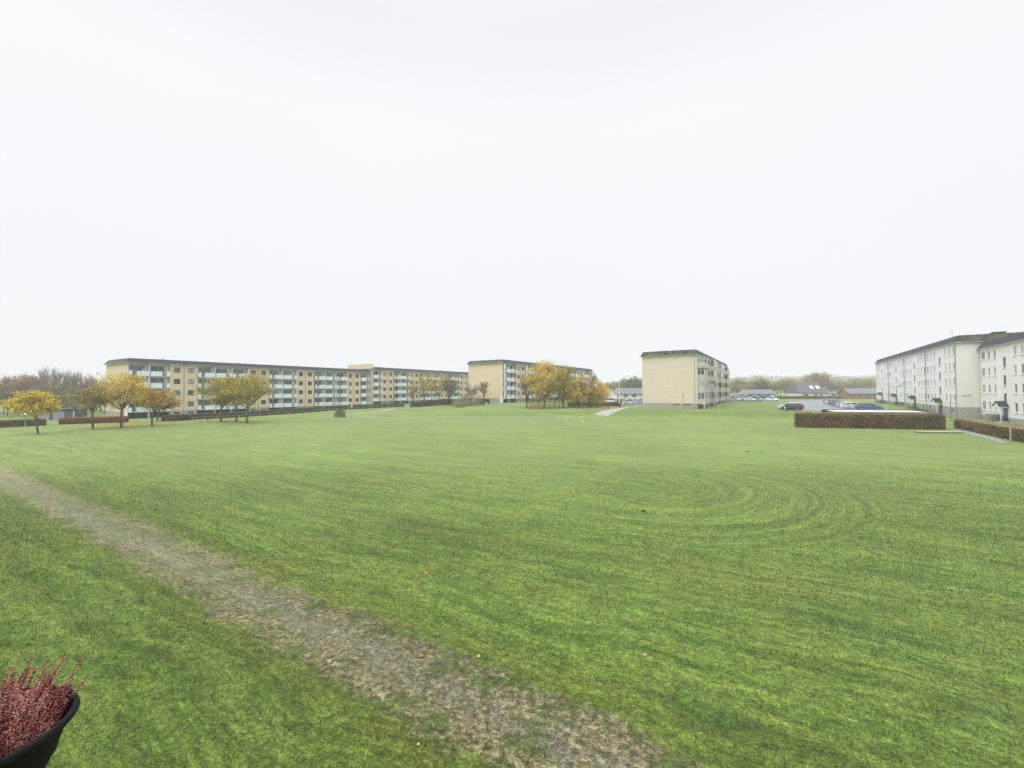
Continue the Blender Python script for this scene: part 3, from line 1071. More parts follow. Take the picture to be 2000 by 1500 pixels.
white_block('long whitewashed block with blue stairwell windows, its cream gable facing the lawn', PEf, 1.55, .45, 2.35, 13.55, LE, 13, 4)
s2_ = 2.9
PF = (PE[0] - Vv.x * s2_, PE[1] - Vv.y * s2_)
LF = 37.0
white_block('white block stepped lower in front of the cream gable, cut by the right picture edge', (PF[0] - U.x * .25, PF[1] - U.y * .25), .5, .3, 1.15, 12.25, LF, 13, 2)

# the photographer's own block, behind and beside the camera
def home_block():
    o = U * (-13.75) + Vv * 48
    root = empty('apartment_building', (o.x, o.y, 0), UA - math.pi / 2)
    tag(root, 'whitewashed block the view is taken from, standing behind the camera along the track', 'building')
    L, W, e_ = 96.0, 12.0, 12.3
    wall = MB()
    hs = []
    for i in range(24):
        for k in range(4):
            xc = 2 + i * 4.0
            z = 1.2 + k * 2.75 + .9
            hs.append((xc - .7, xc + .7, z, z + 1.3))
    wall.holes(0, L, -.5, e_, hs, W, -.12)
    wall.face([(0, 0, -.5), (0, W, -.5), (0, W, e_), (0, 0, e_)])
    wall.face([(L, 0, -.5), (L, W, -.5), (L, W, e_), (L, 0, e_)])
    wall.face([(0, 0, -.5), (L, 0, -.5), (L, 0, e_), (0, 0, e_)])
    wall.obj('wall', brick_w, root)
    for h in hs:
        add_window(root, (h[0] + h[1]) / 2, W - .09, h[2], 1.4, 1.3, M_wframe, G_dark, (.5,), rz=math.pi)
    mansard(root, L, W, e_, 1.2)
    # the balcony the camera stands on
    t0 = 48.0
    q = MB(); q.box(t0 - 2.6, t0 + 2.6, W + .003, W + 1.62, 3.78, 3.95); bal = q.obj('balcony', M_conc, root)
    q = MB()
    for x in np.linspace(t0 - 2.55, t0 + 2.55, 36):
        q.box(x - .01, x + .01, W + 1.56, W + 1.58, 3.954, 4.86)
    q.box(t0 - 2.6, t0 + 2.6, W + 1.545, W + 1.595, 4.862, 4.90)
    q.obj('railing', M_steel, bal)
home_block()

# ------------------------------------------------------------------ trees
def rv(rng, s=1.0):
    return Vector((rng.gauss(0, s), rng.gauss(0, s), rng.gauss(0, s)))
def leaf_quad(mb, p, s, rng, flat=.5, m=0):
    n = Vector((rng.gauss(0, 1), rng.gauss(0, 1), rng.gauss(0, 1) + flat * 2))
    n.normalize()
    a = n.cross(Vector((rng.gauss(0, 1), rng.gauss(0, 1), rng.gauss(0, 1))))
    if a.length < 1e-4: return
    a.normalize()
    b = n.cross(a)
    l, w = s * rng.uniform(.7, 1.3), s * rng.uniform(.45, .8)
    mb.face([p - a * l, p + b * w * .6 - a * l * .1, p + a * l, p - b * w * .6 + a * l * .1], m)

def tree_parts(seed, H, Wd, fork, trunk_r, leaves, lsize, lean=(0, 0), stems=1, flat_base=.45, gaps=.35, nlimb=8, squash=1.0, twigs=0, bias=None):
    """trunk mesh (tapered trunk, limbs, boughs) and crown mesh (leaf faces gathered in clumps on the boughs)"""
    rng = random.Random(seed)
    tr, cr = MB(), MB()
    ch = H - fork * .85
    cen = Vector((lean[0], lean[1], fork * .85 + ch * flat_base))
    rx = Wd / 2
    def inside(p):
        q = p - cen
        rz_ = (H - cen.z) if q.z > 0 else (cen.z - fork * .85)
        return (q.x / rx) ** 2 + (q.y / rx) ** 2 + (q.z / rz_) ** 2
    ends = []
    for st_ in range(stems):
        b0 = Vector((0, 0, -.3)) if stems == 1 else Vector((rng.uniform(-.35, .35), rng.uniform(-.35, .35), -.3))
        top = Vector((lean[0] * .5 + rng.gauss(0, .12), lean[1] * .5 + rng.gauss(0, .12), fork))
        if stems > 1: top += Vector((rng.uniform(-.6, .6), rng.uniform(-.6, .6), 0))
        mid = b0.lerp(top, .5) + Vector((rng.gauss(0, .08), rng.gauss(0, .08), 0))
        r0 = trunk_r / (stems ** .5)
        tr.tube([b0, b0.lerp(mid, .25) , mid, top], [r0 * 1.35, r0 * 1.05, r0 * .9, r0 * .8], 8)
        for i in range(max(3, nlimb // stems)):
            az = 2 * math.pi * (i + rng.uniform(-.3, .3)) / max(3, nlimb // stems)
            el = rng.uniform(-.25, 1.25)
            d = Vector((math.cos(az) * math.cos(el), math.sin(az) * math.cos(el), math.sin(el)))
            rz_ = (H - cen.z) if d.z > 0 else (cen.z - fork * .85)
            tip = cen + Vector((d.x * rx, d.y * rx, d.z * rz_)) * rng.uniform(.72, .95)
            start = top - (top - mid) * rng.uniform(0, .25)
            m1 = start.lerp(tip, .4) + Vector((0, 0, rng.uniform(.0, .1) * ch)) + rv(rng, .1)
            m2 = start.lerp(tip, .72) + rv(rng, .15)
            rl = r0 * rng.uniform(.38, .55)
            tr.tube([start, m1, m2, tip], [rl, rl * .7, rl * .45, .015], 5)
            ends.append((tip, m2))
            for k in range(6):
                a = m1.lerp(m2, rng.random()) if rng.random() < .6 else m2.lerp(tip, rng.random())
                for _ in range(12):
                    e = a + Vector((rng.gauss(0, .5), rng.gauss(0, .5), rng.gauss(.12, .35))) * rx * .75
                    if inside(e) < 1: break
                tr.tube([a, a.lerp(e, .5) + rv(rng, .08), e], [rl * .35, rl * .22, .008], 4)
                ends.append((e, a))
    for k in range(twigs):
        e, a = rng.choice(ends)
        s0 = a.lerp(e, rng.uniform(.3, 1))
        d = (s0 - Vector((lean[0] * .5, lean[1] * .5, fork * .9)))
        if d.length < .01: continue
        d = d.normalized() * rng.uniform(.4, 1.1) + rv(rng, .28) + Vector((0, 0, .25))
        q = s0 + d * (H / 9.0)
        tr.tube([s0, s0.lerp(q, .5) + rv(rng, .05), q], [.022, .016, .006], 3, cap=False)
    clumps = []
    for e, a in ends:
        clumps.append(e)
        clumps.append(a.lerp(e, rng.uniform(.35, .8)))
    k = 0
    while k < len(ends) * 1.2:
        p = cen + Vector((rng.uniform(-1, 1) * rx, rng.uniform(-1, 1) * rx, rng.uniform(-1, 1) * ch * .6))
        q = inside(p)
        if .35 < q < 1.0: clumps.append(p)
        k += 1
    clumps = [c_ for c_ in clumps if mnoise.noise(c_ * (2.2 / max(rx, .1)) + Vector((seed, 0, 0))) > -.5 + gaps]
    if clumps and leaves:
        per = max(1, leaves // len(clumps))
        for c_ in clumps:
            rad = rng.uniform(.16, .30) * rx
            n = int(per * rng.uniform(.4, 1.6))
            if bias and bias(c_) < rng.random(): n = int(n * .25)
            for _ in range(n):
                o = Vector((rng.gauss(0, .5), rng.gauss(0, .5), rng.gauss(0, .28 * squash)))
                leaf_quad(cr, c_ + o * rad * 1.25, lsize, rng)
    return tr, cr
def build_tree(name, label, cat, p, seed, H, Wd, fork, tr_r, leaves, lsize, leafm, bark=None, group=None, rz=0, **kw):
    root = empty(name, p, rz)
    tag(root, label, cat, group)
    tr, cr = tree_parts(seed, H, Wd, fork, tr_r, leaves, lsize, **kw)
    tr.obj('trunk', bark or M_bark, root)
    if cr.f: cr.obj('crown', leafm, root)
    return root

L_gold = leafmat('leaves_gold', [(.23, .21, .05), (.47, .375, .07), (.68, .48, .075), (.64, .55, .12)])
L_olive = leafmat('leaves_olive', [(.15, .165, .045), (.28, .265, .055), (.44, .36, .065), (.54, .44, .10)])
L_orange = leafmat('leaves_orange', [(.15, .14, .04), (.28, .21, .05), (.48, .28, .055), (.50, .37, .08)])
L_yellow = leafmat('leaves_yellow', [(.24, .22, .05), (.48, .37, .06), (.68, .48, .075), (.66, .54, .13)])
L_fire = leafmat('leaves_amber', [(.34, .25, .045), (.56, .38, .055), (.70, .45, .06), (.68, .52, .11)])
L_grey = leafmat('leaves_greygreen', [(0.112, 0.120, 0.068), (0.180, 0.180, 0.090), (0.255, 0.232, 0.105), (0.330, 0.285, 0.135)])
L_dull = leafmat('leaves_dull_olive', [(0.150, 0.143, 0.060), (0.240, 0.210, 0.075), (0.360, 0.285, 0.090), (0.450, 0.345, 0.105)])
L_brown = leafmat('leaves_russet', [(0.160, 0.104, 0.064), (0.272, 0.160, 0.088), (0.352, 0.208, 0.112), (0.320, 0.240, 0.144)])
L_wood = leafmat('leaves_wood', [(0.102, 0.111, 0.060), (0.170, 0.170, 0.085), (0.255, 0.221, 0.102), (0.221, 0.204, 0.136)])
L_hedge = leafmat('hedge_beech', [(.075, .07, .032), (.165, .132, .055), (.29, .175, .08), (.21, .215, .07)], noise_scale=.35)
L_hedger = leafmat('hedge_red', [(0.120, 0.060, 0.030), (0.285, 0.112, 0.053), (0.420, 0.158, 0.075), (0.240, 0.150, 0.075)], noise_scale=.12)
L_hedgeg = leafmat('hedge_green', [(0.042, 0.056, 0.025), (0.077, 0.098, 0.035), (0.112, 0.133, 0.049), (0.140, 0.140, 0.063)])
L_hedget = leafmat('hedge_tan', [(.20, .14, .07), (.32, .24, .12), (.42, .34, .18), (.28, .24, .10)])
L_fallen = leafmat('fallen_leaves', [(.24, .10, .03), (.42, .19, .04), (.52, .30, .06), (.36, .17, .05)], noise_scale=.3)

def tpx(px, base, top, w):
    """base point, height and crown width of a tree read off the photograph"""
    p = hit(px, base)
    d = p.y
    return p, (base - top) * d / FPX, w * d / FPX
GRP = 'autumn trees along the left side of the lawn'
def lawn_tree(label, px, base, top, w, seed, lm, leaves=2600, fork=.36, lean=(0, 0), **kw):
    p, H, Wd = tpx(px, base, top, w)
    return build_tree('autumn_tree', label, 'tree', p, seed, H, Wd, H * fork, .17 * H / 7.5, int(leaves * 2.4), .155, lm, group=GRP, lean=lean, bark=M_barkg, **kw)
lawn_tree('small leaning yellow-olive tree, the outermost on the left of the lawn', 75, 848, 763, 76, 11, L_gold, 2300, .45, (-.9, 0), gaps=.38, flat_base=.35)
lawn_tree('thin grey-olive tree between the small leaning tree and the tall golden one', 182, 839, 752, 76, 12, L_dull, 1100, .42, gaps=.3, twigs=260)
lawn_tree('tall golden spreading tree in front of the corner of the left yellow block', 238, 835.5, 727, 92, 13, L_gold, 3600, .33, (-.3, 0), gaps=.33, nlimb=10)
lawn_tree('short orange-topped tree on the lawn right of the tall golden tree', 297, 832, 757, 66, 14, L_orange, 2300, .40, (.4, 0), gaps=.33, flat_base=.4)
lawn_tree('low dark olive tree behind the short orange-topped tree', 306.5, 823, 762, 60, 15, L_olive, 1900, .38, (1.1, 0), gaps=.35)
lawn_tree('olive-yellow tree leftmost in the clump of three', 432, 824.5, 735, 84, 16, L_olive, 3000, .34, (.2, 0), gaps=.33)
lawn_tree('olive tree standing in the middle of the clump of three', 462, 824.5, 728, 78, 17, L_olive, 2900, .34, (.0, 0), gaps=.33)
lawn_tree('amber-green tree rightmost in the clump of three', 481, 827, 725, 90, 18, L_olive, 3400, .33, (.3, 0), gaps=.33, nlimb=10)

GRP2 = 'trees on the bank before the middle blocks'
def bank_tree(label, px, d, top, w, seed, lm, leaves=2600, fork=.3, name='autumn_tree', lsize=.17, **kw):
    p = onground(px, d)
    horizon = 765 - (px - 1000) * .0069
    H = HCAM + (horizon - top) * d / FPX - p.z
    return build_tree(name, label, 'tree', p, seed, H, w * d / FPX, H * fork, .16 * H / 8, int(leaves * 1.8), lsize * 1.1, lm, group=GRP2, **kw)
bank_tree('thin yellowing tree at the left end of the clipped dark hedge', 806, 141, 742, 30, 21, L_dull, 420, .3, twigs=200)
bank_tree('sparse yellow-leaved tree above the left half of the clipped hedge', 828, 139, 726, 52, 22, L_gold, 1100, .28, twigs=320, gaps=.2)
bank_tree('loose yellow tree above the middle of the clipped hedge', 856, 140, 727, 46, 23, L_yellow, 1000, .28, twigs=260, gaps=.25)
bank_tree('dense grey-olive rounded tree at the right end of the clipped hedge', 877, 134, 734, 42, 24, L_grey, 2600, .2, twigs=120, gaps=.1)
bank_tree('bare pinkish young tree just left of the blank yellow gable', 922, 133, 748, 32, 25, L_dull, 160, .2, 'bare_tree', twigs=420)
bank_tree('slim russet young tree against the blank yellow gable', 945, 131, 744, 28, 26, L_brown, 380, .28, 'bare_tree', twigs=260)
bank_tree('dark bare tree at the left of the big golden maple', 1029, 117, 727, 40, 31, L_wood, 300, .25, 'bare_tree', twigs=520)
bank_tree('big golden maple before the glazed balconies, largest of its group', 1064, 114, 707, 82, 32, L_yellow, 6400, 0.13, gaps=.18, nlimb=11, lsize=.2)
bank_tree('olive-brown tree right beside the big golden maple', 1101, 113, 712, 66, 33, L_olive, 5200, 0.09, twigs=200, gaps=.06)
bank_tree('yellow-green tree between the olive-brown tree and the twiggy one', 1129, 112, 729, 52, 34, L_yellow, 3400, 0.09, gaps=.22)
bank_tree('twiggy grey-brown tree left of the bright orange one', 1152, 113, 727, 54, 35, L_dull, 2200, 0.09, twigs=420, gaps=.15)
bank_tree('bright amber-orange tree at the right end of the middle group', 1170, 112, 741, 44, 36, L_fire, 2835, 0.12, gaps=.2)
def shrub(name, label, p, seed, H, Wd, leaves, lm, lsize=.12, cat='shrub', group=None):
    rng = random.Random(seed)
    mb = MB()
    for i in range(7):
        a = Vector((rng.uniform(-.3, .3) * Wd, rng.uniform(-.3, .3) * Wd, H * rng.uniform(.6, .95)))
        mb.tube([(0, 0, -.2), a * .5 + rv(rng, .05), a], [.03, .02, .006], 4, 1)
    for i in range(leaves):
        while True:
            q = Vector((rng.uniform(-1, 1), rng.uniform(-1, 1), rng.uniform(0, 1)))
            r_ = q.length
            if .45 < r_ < 1 + .16 * mnoise.noise(q * 3 + Vector((seed, 0, 0))): break
        leaf_quad(mb, Vector((q.x * Wd / 2, q.y * Wd / 2, q.z * H)), lsize, rng, .2)
    o = mb.obj(name, [lm, M_bark], loc=p)
    return tag(o, label, cat, group)
p = hit(664, 815)
shrub('round_bush', 'rounded grey-green bush on its own beside the gravel path', p, 41, 16 * p.y / FPX, 24 * p.y / FPX, 1900, L_hedgeg, .10)
for i, (px, d, H, w, lm, lab) in enumerate(((893, 128, 2.3, 4.2, L_dull, 'low yellow-brown shrub on the bank right of the clipped hedge'), (908, 127, 3.0, 4.6, L_hedgeg, 'dark shrub on the bank under the bare pinkish tree'),
                                       (925, 128, 2.9, 5.0, L_grey, 'grey-green shrub left of the slim russet tree'), (938, 129.5, 2.5, 4.0, L_hedgeg, 'dark shrub close to the foot of the blank gable'),
                                       (899, 122, 1.2, 2.6, L_brown, 'small brown shrub low on the bank below the hedge'))):
    shrub('shrub', lab, onground(px, d), 50 + i, H, w, 800, lm, .14)
for i, px in enumerate((1043, 1052, 1083, 1092, 1112, 1140, 1160, 1146, 1073, 1035, 1060, 1100, 1122, 1133, 1154, 1166)):
    shrub('sapling', 'small leafless sapling standing among the leaf litter under the middle trees', onground(px, 109.5 + (i * 7 % 5) * .8), 60 + i, 2.3 + (i % 3) * .6, 2.8, 260, [L_dull, L_brown, L_grey][i % 3], .12,
          group='saplings in the leaf litter')

# ------------------------------------------------------------------ hedges
def hedge(name, label, pts, wd, ht, leafm, n, lsize=.09, topm=None, seed=1, wob=.12, cat='hedge', group=None, zo=0.0):
    rng = random.Random(seed)
    mb = MB()
    P = [Vector((q[0], q[1], 0)) for q in pts]
    segs = [(P[i], P[i + 1]) for i in range(len(P) - 1)]
    lens = [(b - a).length for a, b in segs]
    tot = sum(lens)
    # inner body, slightly lumpy
    nst = max(3, int(tot / .8))
    ring = 0
    def pos(s_):
        for (a, b), l in zip(segs, lens):
            if s_ <= l + 1e-6: return a.lerp(b, s_ / l), (b - a).normalized()
            s_ -= l
        return segs[-1][1], (segs[-1][1] - segs[-1][0]).normalized()
    first = None
    for i in range(nst + 1):
        c_, d = pos(tot * i / nst)
        nrm = Vector((-d.y, d.x, 0))
        base = len(mb.v)
        g_ = gz(c_.x, c_.y) + zo
        for (o, z) in ((-.5, .0), (-.48, .85), (-.38, .97), (.38, .97), (.48, .85), (.5, .0)):
            k = .84 + rng.uniform(-.06, .06)
            q = c_ + nrm * (o * wd * k)
            mb.v.append((q.x, q.y, g_ - .15 + (ht * .97 + .15) * z * (1 + rng.uniform(-.02, .02))))
        if i:
            for k in range(5):
                mb.f.append((base - 6 + k, base + k, base + k + 1, base - 5 + k)); mb.m.append(1)
        else:
            mb.f.append(tuple(range(base, base + 6))); mb.m.append(1)
    mb.f.append(tuple(reversed(range(len(mb.v) - 6, len(mb.v))))); mb.m.append(1)
    for _ in range(n):
        s_ = rng.uniform(-wd * .06, tot + wd * .06)
        c_, d = pos(min(max(s_, 0), tot))
        nrm = Vector((-d.y, d.x, 0))
        c_ = c_ + d * (s_ - min(max(s_, 0), tot))
        u_ = rng.uniform(0, 2 * ht + wd)
        top = False
        if s_ < wd * .1 or s_ > tot - wd * .1:
            o, z = rng.uniform(-.5, .5), rng.random()
        elif u_ < ht: o, z = -.5, u_ / ht
        elif u_ < ht + wd: o, z, top = (u_ - ht) / wd - .5, 1.0, True
        else: o, z = .5, (u_ - ht - wd) / ht
        if z > .9 and abs(o) > .47: o *= .93
        l = mnoise.noise(Vector((c_.x * .9, c_.y * .9, z * 2 + o))) * wob
        q = c_ + nrm * (o * wd + (l if not top else 0) * (1 if o > 0 else -1)) + rv(rng, .035)
        zz = gz(c_.x, c_.y) + zo + z * ht + (l * .6 if top else 0) + rng.gauss(0, .055 if top else .03)
        leaf_quad(mb, Vector((q.x, q.y, max(zz, gz(q.x, q.y) + .03))), lsize, rng, .5 if top else 0, 2 if (top and topm) else 0)
    o = mb.obj(name, [leafm, M_hcore, topm or leafm])
    return tag(o, label, cat, group)
M_hcore = mat('hedge_core', (.075, .058, .034), .95, (.035, .028, .018), 5, bump=.5, bscale=20)
HA, HB = hit(1558, 835), hit(1848, 839.5)
_dir = (HB - HA).normalized(); _nr = Vector((-_dir.y, _dir.x, 0))
hedge('clipped_hedge', 'tall clipped russet hedge at the right edge of the lawn, hiding a white shelter roof', [HA + _nr * .8, HB + _nr * .8], 1.7, 2.08, L_hedge, 17000, .095, seed=3, wob=.24)
HC, HD = Vector((62.9, 62.0, 0)), Vector((51.9, 44.2, 0))
hedge('clipped_hedge', 'low brown hedge with a tan top running towards the white block, behind the wooden post', [HC + Vector((.5, -.2, 0)), HD + Vector((.7, -.35, 0))], 1.3, 1.35, L_hedge, 11000, .075, topm=L_hedget, seed=4)
hedge('clipped_hedge', 'low hedge section at the right picture edge, beyond the gap at the wooden post', [HD + Vector((.35, -1.0, 0)), Vector((46.4, 34.0, 0))], 1.3, 1.35, L_hedge, 7000, .075, topm=L_hedget, seed=5)
q0, q1, q2, q3 = hit(-60, 838), hit(85, 831), hit(100, 830), hit(236, 825.5)
hedge('clipped_hedge', 'dark brown hedge at the left picture edge behind the lawn', [q0 + U * .6, q1 + U * .2], 1.5, 1.15, L_hedge, 5200, .11, seed=6)
hedge('clipped_hedge', 'red-brown hedge behind the two leftmost trees', [q2 + Vector((.4, 1.2, 0)), q3 + Vector((.4, 1.2, 0))], 1.3, 1.15, L_hedger, 5200, .11, seed=7)
q4, q5 = hit(316, 823), hit(371, 820.5)
hedge('clipped_hedge', 'short brown hedge under the first balconies of the left block', [q4, q5], 1.3, 1.2, L_hedge, 2600, .11, seed=8)
q6 = hit(376, 820)
fl = [q6]
for px in (480, 600, 700, 790):
    s_ = s_of((q6.x, q6.y), px)
    fl.append(Vector((q6.x + U.x * s_, q6.y + U.y * s_, 0)))
hedge('clipped_hedge', 'long low green hedge along the foot of the left yellow block behind a post fence', [f_ + Vector((-.6, .5, 0)) for f_ in fl], 1.0, 1.25, L_hedgeg, 6500, .13, seed=9)
hedge('clipped_hedge', 'dark green clipped hedge on top of the bank before the middle trees', [onground(803, 143), onground(884, 137)], 1.6, 1.75, L_hedgeg, 4200, .14, seed=10)
hedge('clipped_hedge', 'dark green hedge at the foot of the blank yellow gable', [onground(940, 132.2), onground(955, 131.4)], 1.0, 1.4, L_hedgeg, 900, .14, seed=11)
hedge('clipped_hedge', 'dull brown hedge along the road behind the bright orange tree', [onground(1110, 122), onground(1212, 122)], 1.2, 1.1, L_hedge, 3200, .14, seed=12)
hedge('clipped_hedge', 'long brown hedge in front of the bungalows beyond the car park', [onground(1427, 196), onground(1560, 196), onground(1715, 190)], 1.5, 1.25, L_hedge, 5200, .2, seed=13, wob=.2)
# low post fence along the left hedge
fr = empty('post_fence', (q6.x, q6.y, gz(q6.x, q6.y)))
tag(fr, 'low pale post and rail fence along the green hedge of the left block', 'fence')
_tot = (fl[-1] - fl[0]).length
pm = MB(); pm.box(-.05, .05, -.05, .05, -.3, .62); pme = pm.mesh('post', M_wood)
for i in range(int(_tot / 2.4) + 1):
    q = Vector((q6.x, q6.y, 0)) + U * (i * 2.4)
    link('post', pme, fr, (q.x - q6.x, q.y - q6.y, gz(q.x, q.y) - gz(q6.x, q6.y)))
mb = MB()
mb.tube([(U.x * s_, U.y * s_, gz(q6.x + U.x * s_, q6.y + U.y * s_) - gz(q6.x, q6.y) + .5) for s_ in np.arange(0, _tot, 2.4)], .035, 5)
mb.obj('rail', M_wood, fr)

# leaf litter on the ground (real leaf faces lying on the turf)
def litter(name, label, spots, n, s, m, seed):
    rng = random.Random(seed)
    mb = MB()
    for _ in range(n):
        x, y, rx_, ry = rng.choice(spots)
        a, r_ = rng.uniform(0, 6.283), abs(rng.gauss(0, .55))
        X, Y = x + math.cos(a) * r_ * rx_, y + math.sin(a) * r_ * ry
        leaf_quad(mb, Vector((X, Y, gz(X, Y) + .03)), s, rng, 2.5)
    return tag(mb.obj(name, m), label, 'leaf litter', kind='stuff')
spots = []
for px, d in ((1030, 113), (1060, 112), (1085, 111.5), (1105, 111), (1125, 110.5), (1150, 110), (1172, 109.5), (1190, 109)):
    q = onground(px, d); spots.append((q.x, q.y, 3.6, 3.2))
litter('fallen_leaves', 'orange-brown leaf litter under the middle group of trees', spots, 6500, .13, L_fallen, 5)
spots = []
for px, b_ in ((190, 836), (238, 834), (297, 830), (250, 829), (330, 826)):
    q = hit(px, b_); spots.append((q.x, q.y, 4.5, 3.0))
for px, b_ in ((432, 823.5), (460, 823.5), (480, 825), (400, 824)):
    q = hit(px, b_); spots.append((q.x, q.y, 4.0, 3.0))
litter('fallen_leaves', 'tan leaf litter below the left row of trees', spots, 11000, .085, L_fallen, 6)
spots = []
for px, d in ((828, 136.5), (856, 136), (880, 133)):
    q = onground(px, d); spots.append((q.x, q.y, 5, 2.5))
litter('fallen_leaves', 'orange leaf litter in front of the clipped hedge on the bank', spots, 1500, .13, L_fallen, 8)

# ------------------------------------------------------------------ far woods
def wood(name, specs, protos, group, labels, cat='tree'):
    for i, (px, d, H, k) in enumerate(specs):
        pr, ph = protos[k]
        o = copy_tree(pr)
        p = onground(px, d)
        o.location = p
        s_ = H / ph
        o.scale = (s_ * (1 + .15 * math.sin(i * 2.3)), s_ * (1 + .15 * math.sin(i * 2.3)), s_)
        o.rotation_euler = (0, 0, i * 1.7)
        o.name = name
        tag(o, labels[k], cat, group)
def proto(seed, lm, leaves, twigs, bark, W=9.0, H=12.0, lsize=.3, fork=.22, gaps=.15):
    root = empty('tree', (0, -400, 0))
    tr, cr = tree_parts(seed, H, W, H * fork, .2, leaves, lsize, gaps=gaps, nlimb=9, twigs=twigs)
    tr.obj('trunk', bark, root)
    if cr.f: cr.obj('crown', lm, root)
    return root, H
PR = {'bare': proto(71, L_brown, 500, 1100, M_twig, lsize=.2), 'russet': proto(72, L_brown, 2600, 300, M_twigr, 10.5, lsize=.28),
      'grey': proto(73, L_wood, 2400, 400, M_twig, 9, lsize=.28), 'olive': proto(74, L_dull, 2600, 200, M_twig, 10, lsize=.3),
      'dark': proto(75, L_hedgeg, 2600, 100, M_bark, 8.5, lsize=.3)}
LAB_L = {'bare': 'leafless grey-brown tree in the wood beyond the left hedge', 'russet': 'russet-brown beech crown in the wood beyond the left hedge',
         'grey': 'grey-green thinning tree in the wood beyond the left hedge', 'dark': 'dark evergreen tree in the wood beyond the left hedge', 'olive': 'dull olive tree in the wood beyond the left hedge'}
rw = random.Random(9)
spec = [(-40, 122, 9.5, 'grey'), (-12, 128, 11, 'grey'), (8, 118, 9.5, 'grey'), (30, 130, 11.5, 'russet'), (52, 138, 12.5, 'russet'), (72, 134, 12, 'russet'), (95, 132, 13.2, 'bare'), (112, 128, 12.8, 'bare'),
        (130, 126, 12, 'bare'), (146, 120, 11, 'bare'), (160, 122, 11.5, 'bare'), (178, 128, 10.8, 'bare'), (196, 132, 10.3, 'russet'), (206, 118, 7, 'bare'),
        (15, 112, 6.5, 'dark'), (48, 108, 7, 'grey'), (100, 112, 9, 'grey'), (124, 112, 8.8, 'grey'), (148, 108, 8, 'grey'), (86, 106, 6, 'olive'), (170, 112, 7, 'grey'), (-25, 108, 7.5, 'grey'), (64, 118, 10, 'bare'), (35, 112, 8, 'bare')]
wood('woodland_tree', spec, PR, 'trees of the wood at the left', LAB_L)
LAB_M = {k: v.replace('in the wood beyond the left hedge', 'behind the bungalow between the middle and lone blocks') for k, v in LAB_L.items()}
spec = [(1178, 262, 9.5, 'grey'), (1192, 255, 9.5, 'olive'), (1204, 265, 11, 'grey'), (1216, 258, 12, 'grey'), (1228, 260, 12.5, 'russet'), (1238, 252, 13.0, 'dark'), (1248, 258, 12.5, 'grey'), (1258, 262, 13, 'olive'), (1266, 258, 12, 'olive'), (1185, 240, 7, 'dark')]
wood('distant_tree', spec, PR, 'trees behind the bungalow in the middle', LAB_M)
LAB_R = {k: v.replace('in the wood beyond the left hedge', 'among the bungalows beyond the car park') for k, v in LAB_L.items()}
spec = []
for i in range(20):
    px = 1426 + i * 6.6 + rw.uniform(-3, 3)
    spec.append((px, 246 + rw.uniform(-10, 14), 9.2 + rw.uniform(-1.6, 1.8), rw.choice(['olive', 'olive', 'grey', 'dark', 'olive'])))
spec += [(1597, 262, 15.5, 'russet'), (1604, 258, 14.5, 'russet'), (1590, 268, 14, 'bare'), (1615, 258, 11, 'bare')]
for i in range(11):
    spec.append((1622 + i * 8 + rw.uniform(-3, 3), 256 + rw.uniform(-8, 14), 9.3 + rw.uniform(-1.5, 1.6), rw.choice(['olive', 'olive', 'grey', 'olive', 'bare'])))
wood('distant_tree', spec, PR, 'trees among the bungalows beyond the car park', LAB_R)
for pr, _ in PR.values():          # the five originals join the wood at the left, behind it
    pass
for i, (k, (pr, ph)) in enumerate(PR.items()):
    px, d, H = ((-70, 125, 10), (-95, 120, 10), (-55, 112, 8), (-110, 130, 9), (188, 140, 9))[i]
    pr.location = onground(px, d); s_ = H / ph; pr.scale = (s_, s_, s_); pr.name = 'woodland_tree'
    tag(pr, LAB_L[k], 'tree', 'trees of the wood at the left')
# hazy wooded ridge in the far distance: a mass of crowns
def far_wood(name, label, px0, px1, d0, d1, Hh, n, m, seed):
    rng = random.Random(seed)
    mb = MB()
    for _ in range(n):
        px, d = rng.uniform(px0, px1), rng.uniform(d0, d1)
        p = onground(px, d)
        H, w = Hh * rng.uniform(.65, 1.2), Hh * rng.uniform(.45, .8)
        for k in range(170):
            q = Vector((rng.gauss(0, .42), rng.gauss(0, .42), rng.random() ** .7))
            leaf_quad(mb, p + Vector((q.x * w, q.y * w, q.z * H)), .8, rng, .4)
    return tag(mb.obj(name, m), label, 'wood', kind='stuff')
far_wood('distant_wood', 'hazy wooded ridge far beyond the bungalows on the right', 1424, 1800, 470, 640, 12, 200, L_grey, 31)
far_wood('distant_wood', 'faint far woods behind the middle blocks', 1000, 1300, 300, 380, 9, 60, L_grey, 32)
far_wood('distant_wood', 'faint far woods behind the wood at the left', -150, 260, 200, 300, 9, 110, L_grey, 33)

